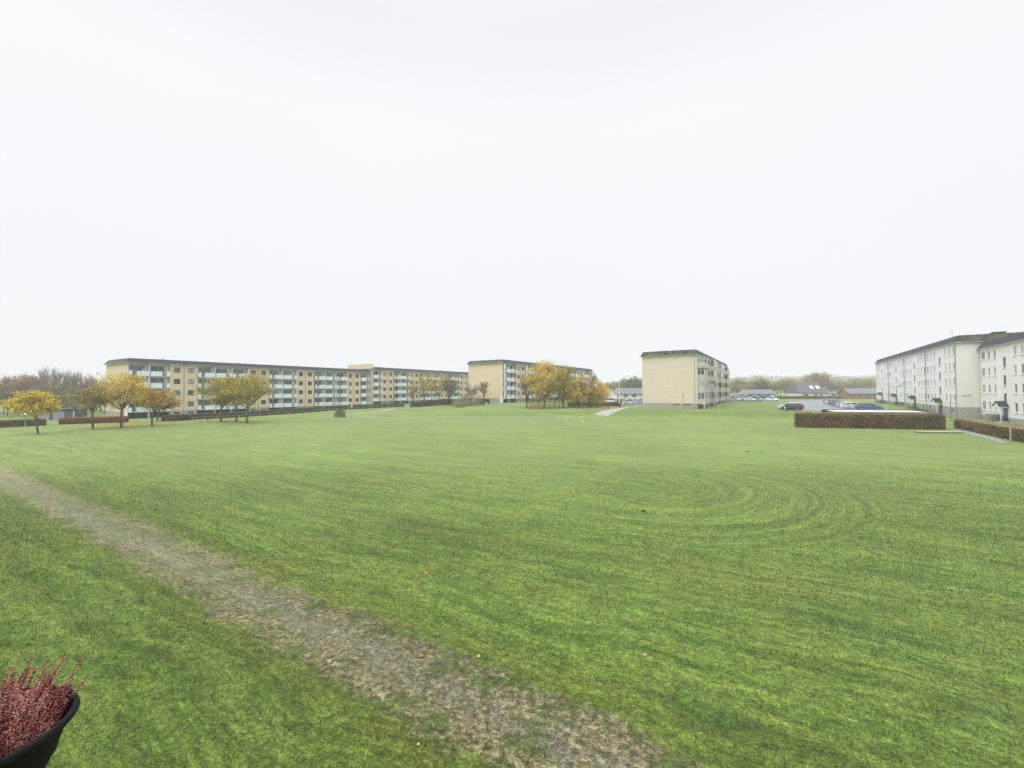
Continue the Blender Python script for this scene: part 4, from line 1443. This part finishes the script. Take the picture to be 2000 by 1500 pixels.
# ------------------------------------------------------------------ cars
def paint(name, col):
    return mat('paint_' + name, col, .28, tuple(x * .92 for x in col), .8, spec=.5, coat=.5)
P_ = {'blue': paint('blue', (.045, .11, .20)), 'silver': paint('silver', (.50, .51, .52)), 'white': paint('white', (.78, .78, .78)), 'black': paint('black', (.022, .022, .026)),
      'red': paint('red', (.32, .02, .025)), 'lightblue': paint('lightblue', (.30, .42, .55)), 'grey': paint('grey', (.16, .165, .175)), 'midblue': paint('midblue', (.18, .32, .58)), 'maroon': paint('maroon', (.14, .03, .035))}
def make_car(style):
    """nose towards +x, base at z 0; loft of cross-sections for body and glasshouse"""
    if style == 'estate':
        L, Wd, H = 4.65, 1.80, 1.47
        top = [(-2.30, .62), (-2.27, .98), (-2.0, 1.05), (.75, .98), (1.5, .90), (2.15, .76), (2.33, .58)]
        gh = [(-2.18, 1.04), (-1.85, 1.40), (-.9, 1.46), (.1, 1.45), (.55, 1.32), (1.12, .99)]
    elif style == 'van':
        L, Wd, H = 4.4, 1.85, 1.85
        top = [(-2.2, .6), (-2.18, 1.05), (-1.9, 1.1), (.9, 1.08), (1.6, .98), (2.1, .8), (2.22, .55)]
        gh = [(-2.16, 1.09), (-2.05, 1.76), (-.9, 1.84), (.2, 1.82), (.7, 1.62), (1.45, 1.06)]
    else:
        L, Wd, H = 4.05, 1.74, 1.46
        top = [(-2.0, .6), (-1.98, .95), (-1.75, 1.02), (.7, .98), (1.35, .88), (1.9, .74), (2.04, .56)]
        gh = [(-1.93, 1.01), (-1.45, 1.36), (-.7, 1.46), (.05, 1.44), (.5, 1.30), (1.05, .98)]
    root = empty('parked_car', (0, -300, 0))
    hw = Wd / 2
    body = MB()
    n0 = 0
    xs = [p_[0] for p_ in top]
    zb_ = [.34, .24, .22, .20, .20, .22, .34]
    rings = []
    for i, (x, zt) in enumerate(top):
        k = 1.0 if 0 < i < len(top) - 1 else .88
        if i in (1, len(top) - 2): k = .96
        zl = zb_[i]
        zm = zl + (zt - zl) * .55
        rings.append([(x, -hw * k * .93, zl), (x, -hw * k, zl + .12), (x, -hw * k, zm), (x, -hw * k * .93, zt), (x, hw * k * .93, zt), (x, hw * k, zm), (x, hw * k, zl + .12), (x, hw * k * .93, zl)])
    for r_ in rings: body.v += r_
    for i in range(len(rings) - 1):
        for k in range(8):
            k2 = (k + 1) % 8
            body.f.append((i * 8 + k, (i + 1) * 8 + k, (i + 1) * 8 + k2, i * 8 + k2)); body.m.append(0)
    body.f.append(tuple(range(8))); body.m.append(0)
    e = (len(rings) - 1) * 8
    body.f.append(tuple(e + k for k in reversed(range(8)))); body.m.append(0)
    # roof panel and pillars as part of the body
    def gw(z): return hw * (.93 - .19 * (z - 1.0) / .45) if z > 1 else hw * .93
    b0 = len(body.v)
    rr = [p_ for p_ in gh[1:-1]]
    for (x, z) in rr:
        w_ = gw(z) * 1.0
        body.v += [(x, -w_ - .012, z - .05), (x, -w_ + .06, z + .012), (x, w_ - .06, z + .012), (x, w_ + .012, z - .05)]
    for i in range(len(rr) - 1):
        for k in range(3):
            body.f.append((b0 + i * 4 + k, b0 + i * 4 + k + 1, b0 + (i + 1) * 4 + k + 1, b0 + (i + 1) * 4 + k)); body.m.append(0)
    for sgn in (-1, 1):
        for xa, za, xb, zb2 in ((gh[0][0], gh[0][1] - .04, gh[1][0], gh[1][1]), (gh[-1][0], gh[-1][1] - .02, gh[-2][0], gh[-2][1]), (-.95, .98, -.85, gh[2][1] - .03), (.02, .98, .08, gh[3][1] - .04)):
            body.tube([(xa, sgn * hw * .925, za), (xb, sgn * (gw(zb2) + .005), zb2 - .03)], .045, 5)
    body.obj('body', P_['grey'], root)
    g = MB()
    n = len(gh)
    for (x, z) in gh:
        w_ = gw(z) - .02
        g.v += [(x, -w_ + .0, z - .01), (x, w_, z - .01), (x, hw * .90, .95), (x, -hw * .90, .95)]
    for i in range(n - 1):
        a, b = i * 4, (i + 1) * 4
        for (p_, q_) in ((0, 1), (1, 2), (3, 0)):
            g.f.append((a + p_, b + p_, b + q_, a + q_)); g.m.append(0)
    g.obj('window', G_car, root)
    tyre, rim = MB(), MB()
    tyre.lathe([(.19, -.095), (.30, -.095), (.325, -.06), (.325, .06), (.30, .095), (.19, .095)], 18)
    rim.lathe([(0, .075), (.06, .085), (.185, .07), (.20, .097), (.215, .097)], 14)
    tm, rm = tyre.mesh('wheel', M_tyre), rim.mesh('rim', M_rim)
    wb = L * .285
    for sx in (-1, 1):
        for sy in (-1, 1):
            w_ = link('wheel', tm, root, (sx * wb, sy * (hw - .085), .325))
            w_.rotation_euler = (R(-90) * sy, 0, 0)
            link('rim', rm, w_)
    xn, xt = top[-2][0], top[1][0]
    for sy in (-1, 1):
        q = MB(); q.box(xn - .08, xn + .10, sy * (hw * .74) - .2, sy * (hw * .74) + .2, .60, .73); q.obj('headlight', M_lampg, root)
        q = MB(); q.box(xt - .035, xt + .10, sy * (hw * .84) - .12, sy * (hw * .84) + .12, .70, .94); q.obj('tail_light', M_lampred, root)
        q = MB(); q.box(.72, .92, sy * (hw + .06) - .09, sy * (hw + .06) + .09, .96, 1.08); q.obj('wing_mirror', M_black, root)
    for x, m_ in ((top[-1][0] + .01, M_black),):
        q = MB(); q.box(x - .05, x + .012, -.55, .55, .36, .5); q.obj('grille', m_, root)
    for x in (top[0][0] - .012, top[-1][0] + .014):
        q = MB(); q.box(x, x + .008, -.26, .26, .52, .62); q.obj('number_plate', M_lampg, root)
    return root
CAR = {k: make_car(k) for k in ('estate', 'hatch', 'van')}
USED = {}
def put_car(style, col, p, rz, label, group):
    if style not in USED:
        o = CAR[style]; USED[style] = o
    else:
        o = copy_tree(CAR[style])
    for ch in o.children:
        if ch.name.startswith('body'):
            if o is not CAR[style] or True:
                ch.data = ch.data.copy()
                ch.data.materials[0] = P_[col]
    o.location = p; o.rotation_euler = (0, 0, rz); o.name = 'parked_car'
    return tag(o, label, 'car', group)
AV = UA + math.pi / 2          # along the gable axis
G1 = 'cars parked in the car park'
def cp(px, d): 
    q = onground(px, d); return (q.x, q.y, q.z + .06)
put_car('estate', 'blue', cp(1696, 91), AV + math.pi, 'blue estate car nearest in the right-hand row', G1)
put_car('estate', 'silver', cp(1671.5, 97), AV + math.pi, 'silver estate car just beyond the blue one in the right-hand row', G1)
put_car('hatch', 'white', cp(1660, 101), AV + math.pi, 'white hatchback beyond the silver estate car in the right-hand row', G1)
put_car('hatch', 'lightblue', cp(1651, 105), AV + math.pi, 'light blue hatchback fourth from the near end of the right-hand row', G1)
put_car('estate', 'grey', cp(1643, 110), AV + math.pi, 'dark grey estate car in the middle of the right-hand row', G1)
put_car('hatch', 'black', cp(1636, 115), AV + math.pi, 'black hatchback sixth from the near end of the right-hand row', G1)
put_car('estate', 'silver', cp(1630, 120), AV + math.pi, 'silver estate car near the far end of the right-hand row', G1)
put_car('hatch', 'maroon', cp(1624.5, 125), AV + math.pi, 'dark red hatchback at the far end of the right-hand row', G1)
put_car('hatch', 'black', cp(1544, 92), AV, 'black hatchback nearest in the left-hand cluster by the lone block', G1)
put_car('hatch', 'red', cp(1548.5, 95.2), AV, 'red hatchback right behind the black one in the left-hand cluster', G1)
put_car('estate', 'silver', cp(1541, 98), AV, 'silver estate car third in the left-hand cluster', G1)
put_car('estate', 'white', cp(1543.5, 101.5), AV, 'white estate car at the back of the left-hand cluster', G1)
G2 = 'small far cars on the road behind the lone block'
for px, st, co, lab in ((1435, 'van', 'silver', 'silver van at the left end of the far road row'), (1449.5, 'hatch', 'silver', 'silver hatchback second from the left on the far road'),
                        (1464.5, 'hatch', 'white', 'white hatchback in the middle of the far road row'), (1478, 'van', 'midblue', 'bright blue van on the far road'), (1507, 'van', 'white', 'white van alone at the right end of the far road row')):
    q = onground(px, 160); put_car(st, co, (q.x, q.y, q.z + .09), R(-72), lab, G2)
G3 = 'cars parked on the road left of the lone block'
for i, (px, d, st, co, lab) in enumerate(((1193, 140, 'van', 'white', 'white van leftmost on the road, beside the orange tree'), (1206, 142, 'hatch', 'black', 'black hatchback beside the flagpole'), (1217, 139, 'estate', 'grey', 'dark grey estate car right of the flagpole'),
                         (1228, 141, 'hatch', 'black', 'black hatchback in the middle of the road left of the lone block'), (1229, 133, 'hatch', 'silver', 'silver hatchback in front of the middle black one'), (1240, 142, 'estate', 'white', 'white estate car second from the lone block'), (1253.5, 140, 'hatch', 'lightblue', 'pale blue hatchback half next to the pale gable'), (1264, 143, 'estate', 'white', 'white car cut off by the pale gable'))):
    q = onground(px, d); put_car(st, co, (q.x, q.y, q.z + .05), R(10 + 25 * (i % 2)), lab, G3)
a_, b_ = onground(1180, 150), onground(1275, 150)
sheet('side_road', [onground(1170, 129), onground(1275, 129), onground(1275, 152), onground(1170, 152)], M_asphalt, 'grey road with parked cars left of the lone block', 'road', .05, 20)

# ------------------------------------------------------------------ bungalows beyond
def house(label, px, d, L, Wd, hw_, hr, wallm, roofm, rz, wins=(), hip=0.0, skylights=(), chimney=None, name='bungalow', door=None):
    p = onground(px, d)
    root = empty(name, p, rz)
    tag(root, label, 'house')
    w = MB()
    w.box(-L / 2, L / 2, -Wd / 2, Wd / 2, -1.0, hw_)
    if not hip:
        for sx in (-1, 1):
            w.face([(sx * L / 2, -Wd / 2, hw_ + .002), (sx * L / 2, Wd / 2, hw_ + .002), (sx * L / 2, 0, hw_ + hr)])
    w.obj('wall', wallm, root)
    r_ = MB()
    o, t = .45, .12
    A = [(-L / 2 - o, -Wd / 2 - o, hw_ - .12), (L / 2 + o, -Wd / 2 - o, hw_ - .12), (L / 2 + o, Wd / 2 + o, hw_ - .12), (-L / 2 - o, Wd / 2 + o, hw_ - .12)]
    rl = (-L / 2 - o + hip, 0, hw_ + hr + .06); rr_ = (L / 2 + o - hip, 0, hw_ + hr + .06)
    r_.face([A[0], A[1], rr_, rl]); r_.face([A[2], A[3], rl, rr_])
    if hip:
        r_.face([A[1], A[2], rr_]); r_.face([A[3], A[0], rl])
    r_.box(-L / 2 - o, L / 2 + o, -Wd / 2 - o - .02, -Wd / 2 - o + .1, hw_ - .3, hw_ - .13)
    rf = r_.obj('roof', roofm, root)
    sl_ = hr / (Wd / 2 + o)
    for x in skylights:
        q = MB()
        for yy in (0,):
            y0, y1 = -Wd * .34, -Wd * .20
            z0, z1 = hw_ + (Wd / 2 + o + y0) * sl_, hw_ + (Wd / 2 + o + y1) * sl_
            q.face([(x - .7, y0, z0 + .12), (x + .7, y0, z0 + .12), (x + .7, y1, z1 + .12), (x - .7, y1, z1 + .12)])
        q.obj('skylight', M_lampg, rf)
    if chimney is not None:
        q = MB(); q.box(chimney - .35, chimney + .35, -.35, .35, hw_ + hr * .6, hw_ + hr + .8); q.obj('chimney', M_redbrick, rf)
    for (x, ww) in wins:
        add_window(root, x, -Wd / 2 - .04, .9, ww, 1.2, M_wframe, G_dark, (.5,))
    if door is not None:
        add_window(root, door, -Wd / 2 - .04, .05, 1.0, 2.05, M_wframe, G_pale, (), name='door')
    return root
house('big house with a dark hipped roof, two skylights and white walls beyond the car park', 1574, 205, 12.6, 10, 2.8, 4.7, M_white, M_tile, R(-3), [(-3.2, 2.4), (1.2, 1.6), (3.6, 1.4)], hip=1.9, skylights=(.9, 3.6), name='house')
house('flat-roofed white annex and carport right of the big dark-roofed house', 1626, 206, 11, 6, 2.6, .35, M_white, M_greyroof, R(-3), [(-1.5, 1.6), (3.2, 2.2)], hip=.4)
house('long low grey-roofed bungalow left of the big dark-roofed house', 1476, 212, 14.5, 8, 2.4, 1.9, M_conc, M_greyroof, R(2), [(-5, 1.6), (-1, 2.2), (3.5, 2.6)], chimney=None)
house('red-brick bungalow with a grey roof beside the white block', 1683, 190, 15, 8, 2.5, 2.1, M_redbrick, M_greyroof, R(-4), [(-5, 1.4), (-1.6, 1.3), (1.0, 1.2), (4.6, 1.4)], chimney=None)
house('grey-roofed white bungalow between the golden trees and the lone block', 1231, 188, 14, 8.5, 2.5, 2.2, M_white, M_greyroof, R(14), [(-4.5, 1.6), (-.5, 2.0), (3.8, 1.8)])
house('small white gabled bungalow half behind the bright orange tree', 1190, 172, 7, 7, 2.4, 2.3, M_white, M_redbrick, R(70), [(0, 1.8)])
house('low white garage at the foot of the lone block, far side', 1439, 206, 6, 5, 2.2, .5, M_white, M_greyroof, 0, [(1.0, 1.2)], name='garage')
# dark sheds beyond the left hedge
def shed(label, px, d, L, Wd, H, rz):
    p = onground(px, d)
    root = empty('garden_shed', p, rz)
    tag(root, label, 'shed')
    w = MB(); w.box(-L / 2, L / 2, -Wd / 2, Wd / 2, -.5, H); w.obj('wall', M_shed, root)
    r_ = MB(); r_.box(-L / 2 - .3, L / 2 + .3, -Wd / 2 - .3, Wd / 2 + .3, H + .003, H + .22); r_.obj('roof', M_felt, root)
    for x in (-L * .28, L * .1):
        q = MB(); q.box(x - 1.1, x + 1.1, -Wd / 2 - .05, -Wd / 2 - .01, .0, 2.0); q.obj('door', M_slab, root)
    q = MB(); q.box(L / 2 - .1, L / 2 + .02, -Wd / 2 - .08, -Wd / 2 - .005, -.2, H - .02); q.obj('corner_board', M_wframe, root)
    return root
shed('long dark blue-grey shed beyond the left hedge', 120, 98, 7.6, 3.2, 2.2, R(8))
# white wall piece and bench-like slab near block A
def simple(name, label, cat, mb, m, p=(0, 0, 0), rz=0, group=None):
    return tag(mb.obj(name, m, loc=p, rz=rz), label, cat, group)

# ------------------------------------------------------------------ shelter, slab, post, bikes at the right
M_shroof = mat('shelter_roof', (.66, .66, .66), .7, (.55, .55, .55), .8)
sr = empty('bike_shelter', (52.6, 65.8, gz(52.6, 65.8)), R(-20.5))
tag(sr, 'long flat white shelter roof showing above the tall hedge', 'shelter')
gzs = gz(52.6, 65.8)
mb = MB(); mb.box(-3.7, 6.9, -2.2, 2.2, 2.22 - gzs, 2.34 - gzs); rf = mb.obj('roof', M_shroof, sr)
mb = MB(); mb.box(-3.75, 6.95, -2.26, -2.204, 2.10 - gzs, 2.30 - gzs); mb.obj('fascia', M_slab, rf)
mb = MB(); mb.box(-4.3, 7.2, 2.22, 2.40, 2.02 - gzs, 2.44 - gzs); mb.obj('fascia', M_felt, rf)
for x in (-3.3, .1, 3.3, 6.4):
    for y in (-1.9, 1.9):
        q = MB(); q.tube([(x, y, -.4), (x, y, 2.216 - gzs)], .05, 6); q.obj('post', M_steel, sr)
q = hit(1832, 846)
mb = MB(); mb.box(-2.3, 2.3, -.55, .55, -.1, .16); mb.box(-2.36, 2.36, -.61, .61, .162, .21)
simple('wooden_deck', 'low tan wooden platform on the lawn before the end of the tall hedge', 'platform', mb, M_wood, q, R(-9))
q = hit(1974, 866.5)
mb = MB(); mb.box(-.06, .06, -.06, .06, -.2, 1.66); mb.lathe([(.085, 1.66), (.085, 1.70), (0, 1.74)], 4)
simple('wooden_post', 'pale wooden post standing in the gap of the low hedge at the right', 'post', mb, M_wood, q, R(20))
pk = [hit(1866, 839.5), hit(1900, 847), hit(1930, 855), hit(1966, 867)]
ribbon('side_path', pk, [1.4, 1.15, .95, .6], M_gravel2, .03, .6, .05, 'narrow grey path along the low hedge at the right')
bikes = [(1945, 67.5), (1953, 66.8), (1961, 66.2), (1968, 65.6), (1974, 66.8), (1980, 65.8), (1986, 64.8), (1957, 68.2)]
bcol = [P_['black'], P_['grey'], P_['midblue'], P_['maroon'], P_['silver'], P_['black'], P_['grey'], P_['blue']]
cword = ['black', 'dark grey', 'blue', 'dark red', 'silver', 'black', 'grey', 'navy']
b0 = make_bike(M_black)
allb = []
for i, (px, d) in enumerate(bikes):
    o = b0 if i == 0 else copy_tree(b0)
    allb.append(o)
    o.location = onground(px, d); o.rotation_euler = (0, 0, AV + R(-14 + 31 * (i * 5 % 7) / 6)); o.name = 'bicycle'; o.scale = (1.1, 1.1, 1.1)
    for ch in o.children:
        if ch.name.startswith('frame'):
            ch.data = ch.data.copy(); ch.data.materials[0] = bcol[i]
    tag(o, 'bicycle in the dense dark cluster outside the right edge entrance', 'bicycle', 'bicycles crowded at the right edge entrance')
for k, (px, d, n, lab) in enumerate(((1793, 85, 4, 'second'), (1778, 93, 3, 'third'), (1751, 106, 3, 'fourth'), (1718, 121, 3, 'farthest'))):
    for i in range(n):
        o = copy_tree(b0)
        o.location = onground(px + i * 4.5, d - i * .8); o.rotation_euler = (0, 0, AV + R(12 * (i % 3) - 10)); o.name = 'bicycle'
        tag(o, 'bicycle in the rack before the %s porch of the long white block' % lab, 'bicycle', 'bicycles at the %s porch' % lab)

# ------------------------------------------------------------------ lamps, poles
def park_lamp(label, px, base, top, head=.17):
    p = hit(px, base); h = (base - top) * p.y / FPX
    root = empty('park_lamp', p)
    tag(root, label, 'lamp', 'park lamps round the lawn')
    q = MB(); q.lathe([(.085, -.2), (.085, .75), (.045, .8), (.04, h - .35)], 8); q.obj('post', M_slab, root)
    q = MB(); q.lathe([(.05, h - .36), (head, h - .28), (head, h - .10), (head * .5, h), (0, h)], 10); q.obj('lamp_head', M_lampg, root)
    return root
park_lamp('white-headed park lamp on the lawn edge before the blank yellow gable', 950.3, 814.5, 787)
park_lamp('park lamp close to the round bush, on its right', 680, 811, 786)
park_lamp('park lamp at the start of the gravel path, nearest the lawn', 687, 817.5, 792)
park_lamp('short park lamp half way up the gravel path', 821, 792.5, 783, .13)
park_lamp('park lamp on the lawn edge left of the lone block', 1230.8, 811, 785)
park_lamp('park lamp behind the hedge at the far left', 49, 834, 807)
park_lamp('thin dark park lamp left of the tall russet hedge', 1533, 816, 795, .1)
def bollard(label, px, base, top):
    p = hit(px, base); h = (base - top) * p.y / FPX
    q = MB(); q.lathe([(.07, -.2), (.07, h - .08), (.04, h), (0, h)], 8)
    return simple('bollard', label, 'bollard', q, M_black, p)
bollard('dark bollard by the paved path below the orange tree', 1188, 799, 792)
bollard('dark stub post between the clump of three trees and the hedge', 406, 823.5, 816)
def pole(name, label, px, d, top, r0, r1, m, head=None, base_black=None):
    p = onground(px, d); h = HCAM + ((765 - (px - 1000) * .0069) - top) * d / FPX - p.z
    root = empty(name, p)
    tag(root, label, 'pole' if name == 'flagpole' else 'street lamp')
    q = MB(); q.tube([(0, 0, -.3), (0, 0, h * .5), (0, 0, h)], [r0, (r0 + r1) / 2, r1], 8); q.obj('pole', m, root)
    if base_black:
        q = MB(); q.lathe([(r0 + .03, -.2), (r0 + .03, .9), (r0 + .005, .95)], 8); q.obj('base', M_black, root)
    if head == 'knob':
        q = MB(); q.lathe([(.0, h - .02), (.09, h + .04), (.0, h + .14)], 8); q.obj('knob', m, root)
    if head == 'arm':
        q = MB(); q.tube([(0, 0, h), (.5, 0, h + .12), (1.3, 0, h + .15)], .05, 6); q.obj('arm', m, root)
        q = MB(); q.box(1.1, 1.9, -.14, .14, h + .10, h + .24); q.obj('lamp_head', M_slab, root)
    if head == 'mast':
        q = MB(); q.box(-.55, .15, -.2, .2, h - .05, h + .25); q.obj('lamp_head', M_slab, root)
    return root
pole('flagpole', 'tall white flagpole beside the paved path, left of the lone block', 1209.8, 107, 729, .075, .04, M_lampg, 'knob', True)
pole('street_lamp', 'thin grey street lamp with a short arm, behind the white flagpole', 1219, 165, 735.5, .09, .05, M_steel, 'arm')
pole('street_lamp', 'tall slim lighting mast right of the russet tree beyond the car park', 1612.5, 180, 727, .10, .06, M_steel, 'mast')
pole('street_lamp', 'short thin lamp standing on the far side of the car park', 1604, 150, 774, .05, .04, M_steel, 'knob')
def curved_lamp(label, px, d, top, armlen, dirx):
    p = onground(px, d); h = HCAM + ((765 - (px - 1000) * .0069) - top) * d / FPX - p.z
    root = empty('street_lamp', p, math.atan2(dirx[1], dirx[0]))
    tag(root, label, 'street lamp')
    pts = [(0, 0, -.3), (0, 0, h - .75)]
    for t_ in np.linspace(0, math.pi / 2, 6):
        pts.append((.55 * (1 - math.cos(t_)), 0, h - .6 + .5 * math.sin(t_)))
    pts.append((armlen * .62, 0, h - .04))
    q = MB(); q.tube(pts, [.055] * 2 + [.04] * 7, 6); q.obj('pole', M_pipe, root)
    q = MB(); q.tube([(armlen * .55, 0, h - .05), (armlen * .62, 0, h - .05), (armlen, 0, h + .04)], [.05, .10, .08], 6); q.obj('lamp_head', M_pipe, root)
    return root
curved_lamp('curved-arm street lamp in front of the porches of the long white block', 1736, 86, 754, 2.7, (1, 0))
curved_lamp('curved-arm street lamp in front of the corner of the cream gable', 1856, 68, 773, 3.1, (1, -.05))
mb = MB(); mb.tube([(0, 0, 0), (0, 0, 3.4)], .03, 5)
for z in (1.8, 2.4, 3.0): mb.tube([(-.45, 0, z), (.45, 0, z)], .018, 4)
pa = PE[0] + U.x * 22 - Vv.x * 5, PE[1] + U.y * 22 - Vv.y * 5
simple('aerial', 'thin aerial on the roof of the long white block', 'aerial', mb, M_steel, (pa[0], pa[1], 14.85))
mb = MB(); mb.box(-.9, .9, -.7, .7, 0, .5)
mb.box(-1.0, 1.0, -.8, .8, .503, .58)
pa = PE[0] + U.x * 1.5 - Vv.x * 5.6, PE[1] + U.y * 1.5 - Vv.y * 5.6
simple('roof_hatch', 'square housing on the mossy roof edge above the cream gable', 'roof housing', mb, M_moss, (pa[0], pa[1], 14.6), UA)

# ------------------------------------------------------------------ small things on the lawn
def scrap(name, label, px, py, s, m, cat, group=None, seed=0):
    rng = random.Random(seed + int(px))
    p = hit(px, py)
    mb = MB()
    n = 7
    ring = [(s * math.cos(2 * math.pi * k / n) * rng.uniform(.6, 1.1), s * .7 * math.sin(2 * math.pi * k / n) * rng.uniform(.6, 1.1), rng.uniform(.01, .4) * s) for k in range(n)]
    for k in range(n):
        mb.face([ring[k], ring[(k + 1) % n], (0, 0, s * .75)])
        mb.face([ring[(k + 1) % n], ring[k], (0, 0, 0.0)])
    return simple(name, label, cat, mb, m, p + Vector((0, 0, .015)), rng.uniform(0, 6), group)
M_leafo = mat('dead_leaf', (.50, .22, .08), .8, (.38, .15, .05), 8)
M_leaft = mat('dead_leaf_pale', (.62, .42, .25), .8, (.5, .32, .18), 8)
for i, (px, py, s) in enumerate(((620, 818, .16), (753, 817.5, .13), (857, 826.5, .17), (988, 815.5, .12), (1106, 821, .17), (1139, 825, .17), (1137, 814.5, .13), (1318, 813.5, .16), (1368, 800.5, .16), (1383, 799, .14), (1404, 800.5, .16))):
    scrap('litter_scrap', 'small white scrap of litter on the far part of the lawn', px, py, s, M_lampg, 'litter', 'white scraps on the lawn')
scrap('fallen_leaf', 'single red-orange leaf on open grass above the track', 831, 1123, .09, M_leafo, 'leaf')
scrap('fallen_leaf', 'orange leaf lying on the dry edge of the track', 823, 1285, .07, M_leafo, 'leaf')
scrap('fallen_leaf', 'pinkish leaf at the upper right edge of the track', 935, 1287, .06, M_leaft, 'leaf')
scrap('fallen_leaf', 'pale tan leaf on the grass between the track and the bottom edge', 817, 1461, .05, M_leaft, 'leaf')
scrap('fallen_leaf', 'small pale leaf on the open right part of the lawn', 1260, 1286, .05, M_leaft, 'leaf')
M_soil = mat('molehill_soil', (.03, .026, .02), .95, (.02, .018, .014), 20)
scrap('molehill', 'small dark clod of earth in the middle of the lawn', 1257, 1001, .14, M_soil, 'molehill')
scrap('molehill', 'dark clod of earth on the lawn towards the tall hedge', 1459, 883, .16, M_soil, 'molehill')

# ------------------------------------------------------------------ hanging planter with heather
PC_ = Vector((-1.2065, .9931, HCAM - .7668)); PR_ = .16; TX, TY = -.0285, -.0196
pl = empty('hanging_planter', (PC_.x, PC_.y, PC_.z - .2))
tag(pl, 'black wicker-look hanging planter full of pink heather at the lower left corner', 'planter')
M_heath = leafmat('heather_bells', [(.10, .025, .03), (.30, .085, .085), (.56, .25, .21), (.80, .56, .46)], rough=.6, noise_scale=14)
M_hstem = mat('heather_stem', (.10, .045, .03), .9, (.05, .025, .02), 20)
mb = MB()
prof = []
for k in range(15):
    z = -.21 + .21 * k / 14
    r_ = .055 + (.148 - .055) * (k / 14) ** .75 + (.0028 if k % 2 else -.0012)
    prof.append((r_, z + .2))
prof += [(.153, .190), (.160, .196), (.163, .203), (.160, .210), (.152, .212), (.147, .206), (.140, .19), (.125, .12), (.0, .11)]
mb.lathe([(0, -.01)] + prof, 56, tilt=(TX, TY))
mb.obj('bowl', M_black, pl, smooth=False)
rng = random.Random(3)
st_, bl = MB(), MB()
def bell(p, d, s):
    d = d.normalized()
    a = d.cross(Vector((rng.gauss(0, 1), rng.gauss(0, 1), rng.gauss(0, 1)))); a.normalize(); b = d.cross(a)
    n = len(bl.v)
    bl.v += [tuple(p - d * s * .9)] + [tuple(p + (a * math.cos(t_) + b * math.sin(t_)) * s * .6) for t_ in (0, 2.1, 4.2)] + [tuple(p + d * s)]
    for q_ in ((0, 2, 1), (0, 3, 2), (0, 1, 3), (4, 1, 2), (4, 2, 3), (4, 3, 1)):
        bl.f.append(tuple(n + i for i in q_)); bl.m.append(0)
lean = Vector((-.06, .30, 0))
for i in range(420):
    a = rng.uniform(0, 2 * math.pi); r_ = .118 * math.sqrt(rng.random())
    base = Vector((r_ * math.cos(a), r_ * math.sin(a), .14))
    h = rng.uniform(.075, .125) * (1.35 - .6 * r_ / .12)
    if i % 9 == 0: h *= rng.uniform(1.3, 1.8)
    out = Vector((math.cos(a), math.sin(a), 0)) * (r_ * 2.2) + lean * rng.uniform(.2, .8) + rv(rng, .12)
    tip = base + Vector((out.x * h, out.y * h, h))
    mid_ = base.lerp(tip, .5) + Vector((-out.x * h * .12, -out.y * h * .12, h * .05))
    st_.tube([base, mid_, tip], [.0016, .0012, .0005], 4, cap=False)
    m_ = int(h * 1000 * .85)
    for k in range(m_):
        s_ = .12 + .88 * k / m_
        c_ = base.lerp(mid_, s_ * 2) if s_ < .5 else mid_.lerp(tip, s_ * 2 - 1)
        d = rv(rng) ; d.z = d.z * .5 - .2
        bell(c_ + d.normalized() * rng.uniform(.003, .0085) * (1.15 - .6 * s_), d, rng.uniform(.0022, .0036))
hp = bl.obj('heather_flowers', M_heath, pl)
st_.obj('heather_stems', M_hstem, pl)
mb = MB()
for sx in (-.07, .07):
    off = Vector((sx, -.0, 0))
    mb.tube([Vv * sx - U * .15 + Vector((0, 0, .2)), Vv * sx - U * .26 + Vector((0, 0, .24)), Vv * sx - U * .40 + Vector((0, 0, .26 - .0)), Vv * sx - U * .42 + Vector((0, 0, .20))], .005, 5)
mb.obj('hook', M_steel, pl)

# ------------------------------------------------------------------ air
hz = MB(); hz.box(-700, 700, -700, 700, -1.6, 21.5)
M_haze = bpy.data.materials.new('haze')
M_haze.use_nodes = True
t = M_haze.node_tree
t.nodes.clear()
o_ = _n(t, 'ShaderNodeOutputMaterial')
pv = _n(t, 'ShaderNodeVolumePrincipled')
pv.inputs['Color'].default_value = (.93, .95, .98, 1)
pv.inputs['Density'].default_value = .0007
t.links.new(pv.outputs[0], o_.inputs['Volume'])
ho = hz.obj('haze', M_haze)
tag(ho, 'thin grey autumn mist over the whole place', 'mist', kind='stuff')
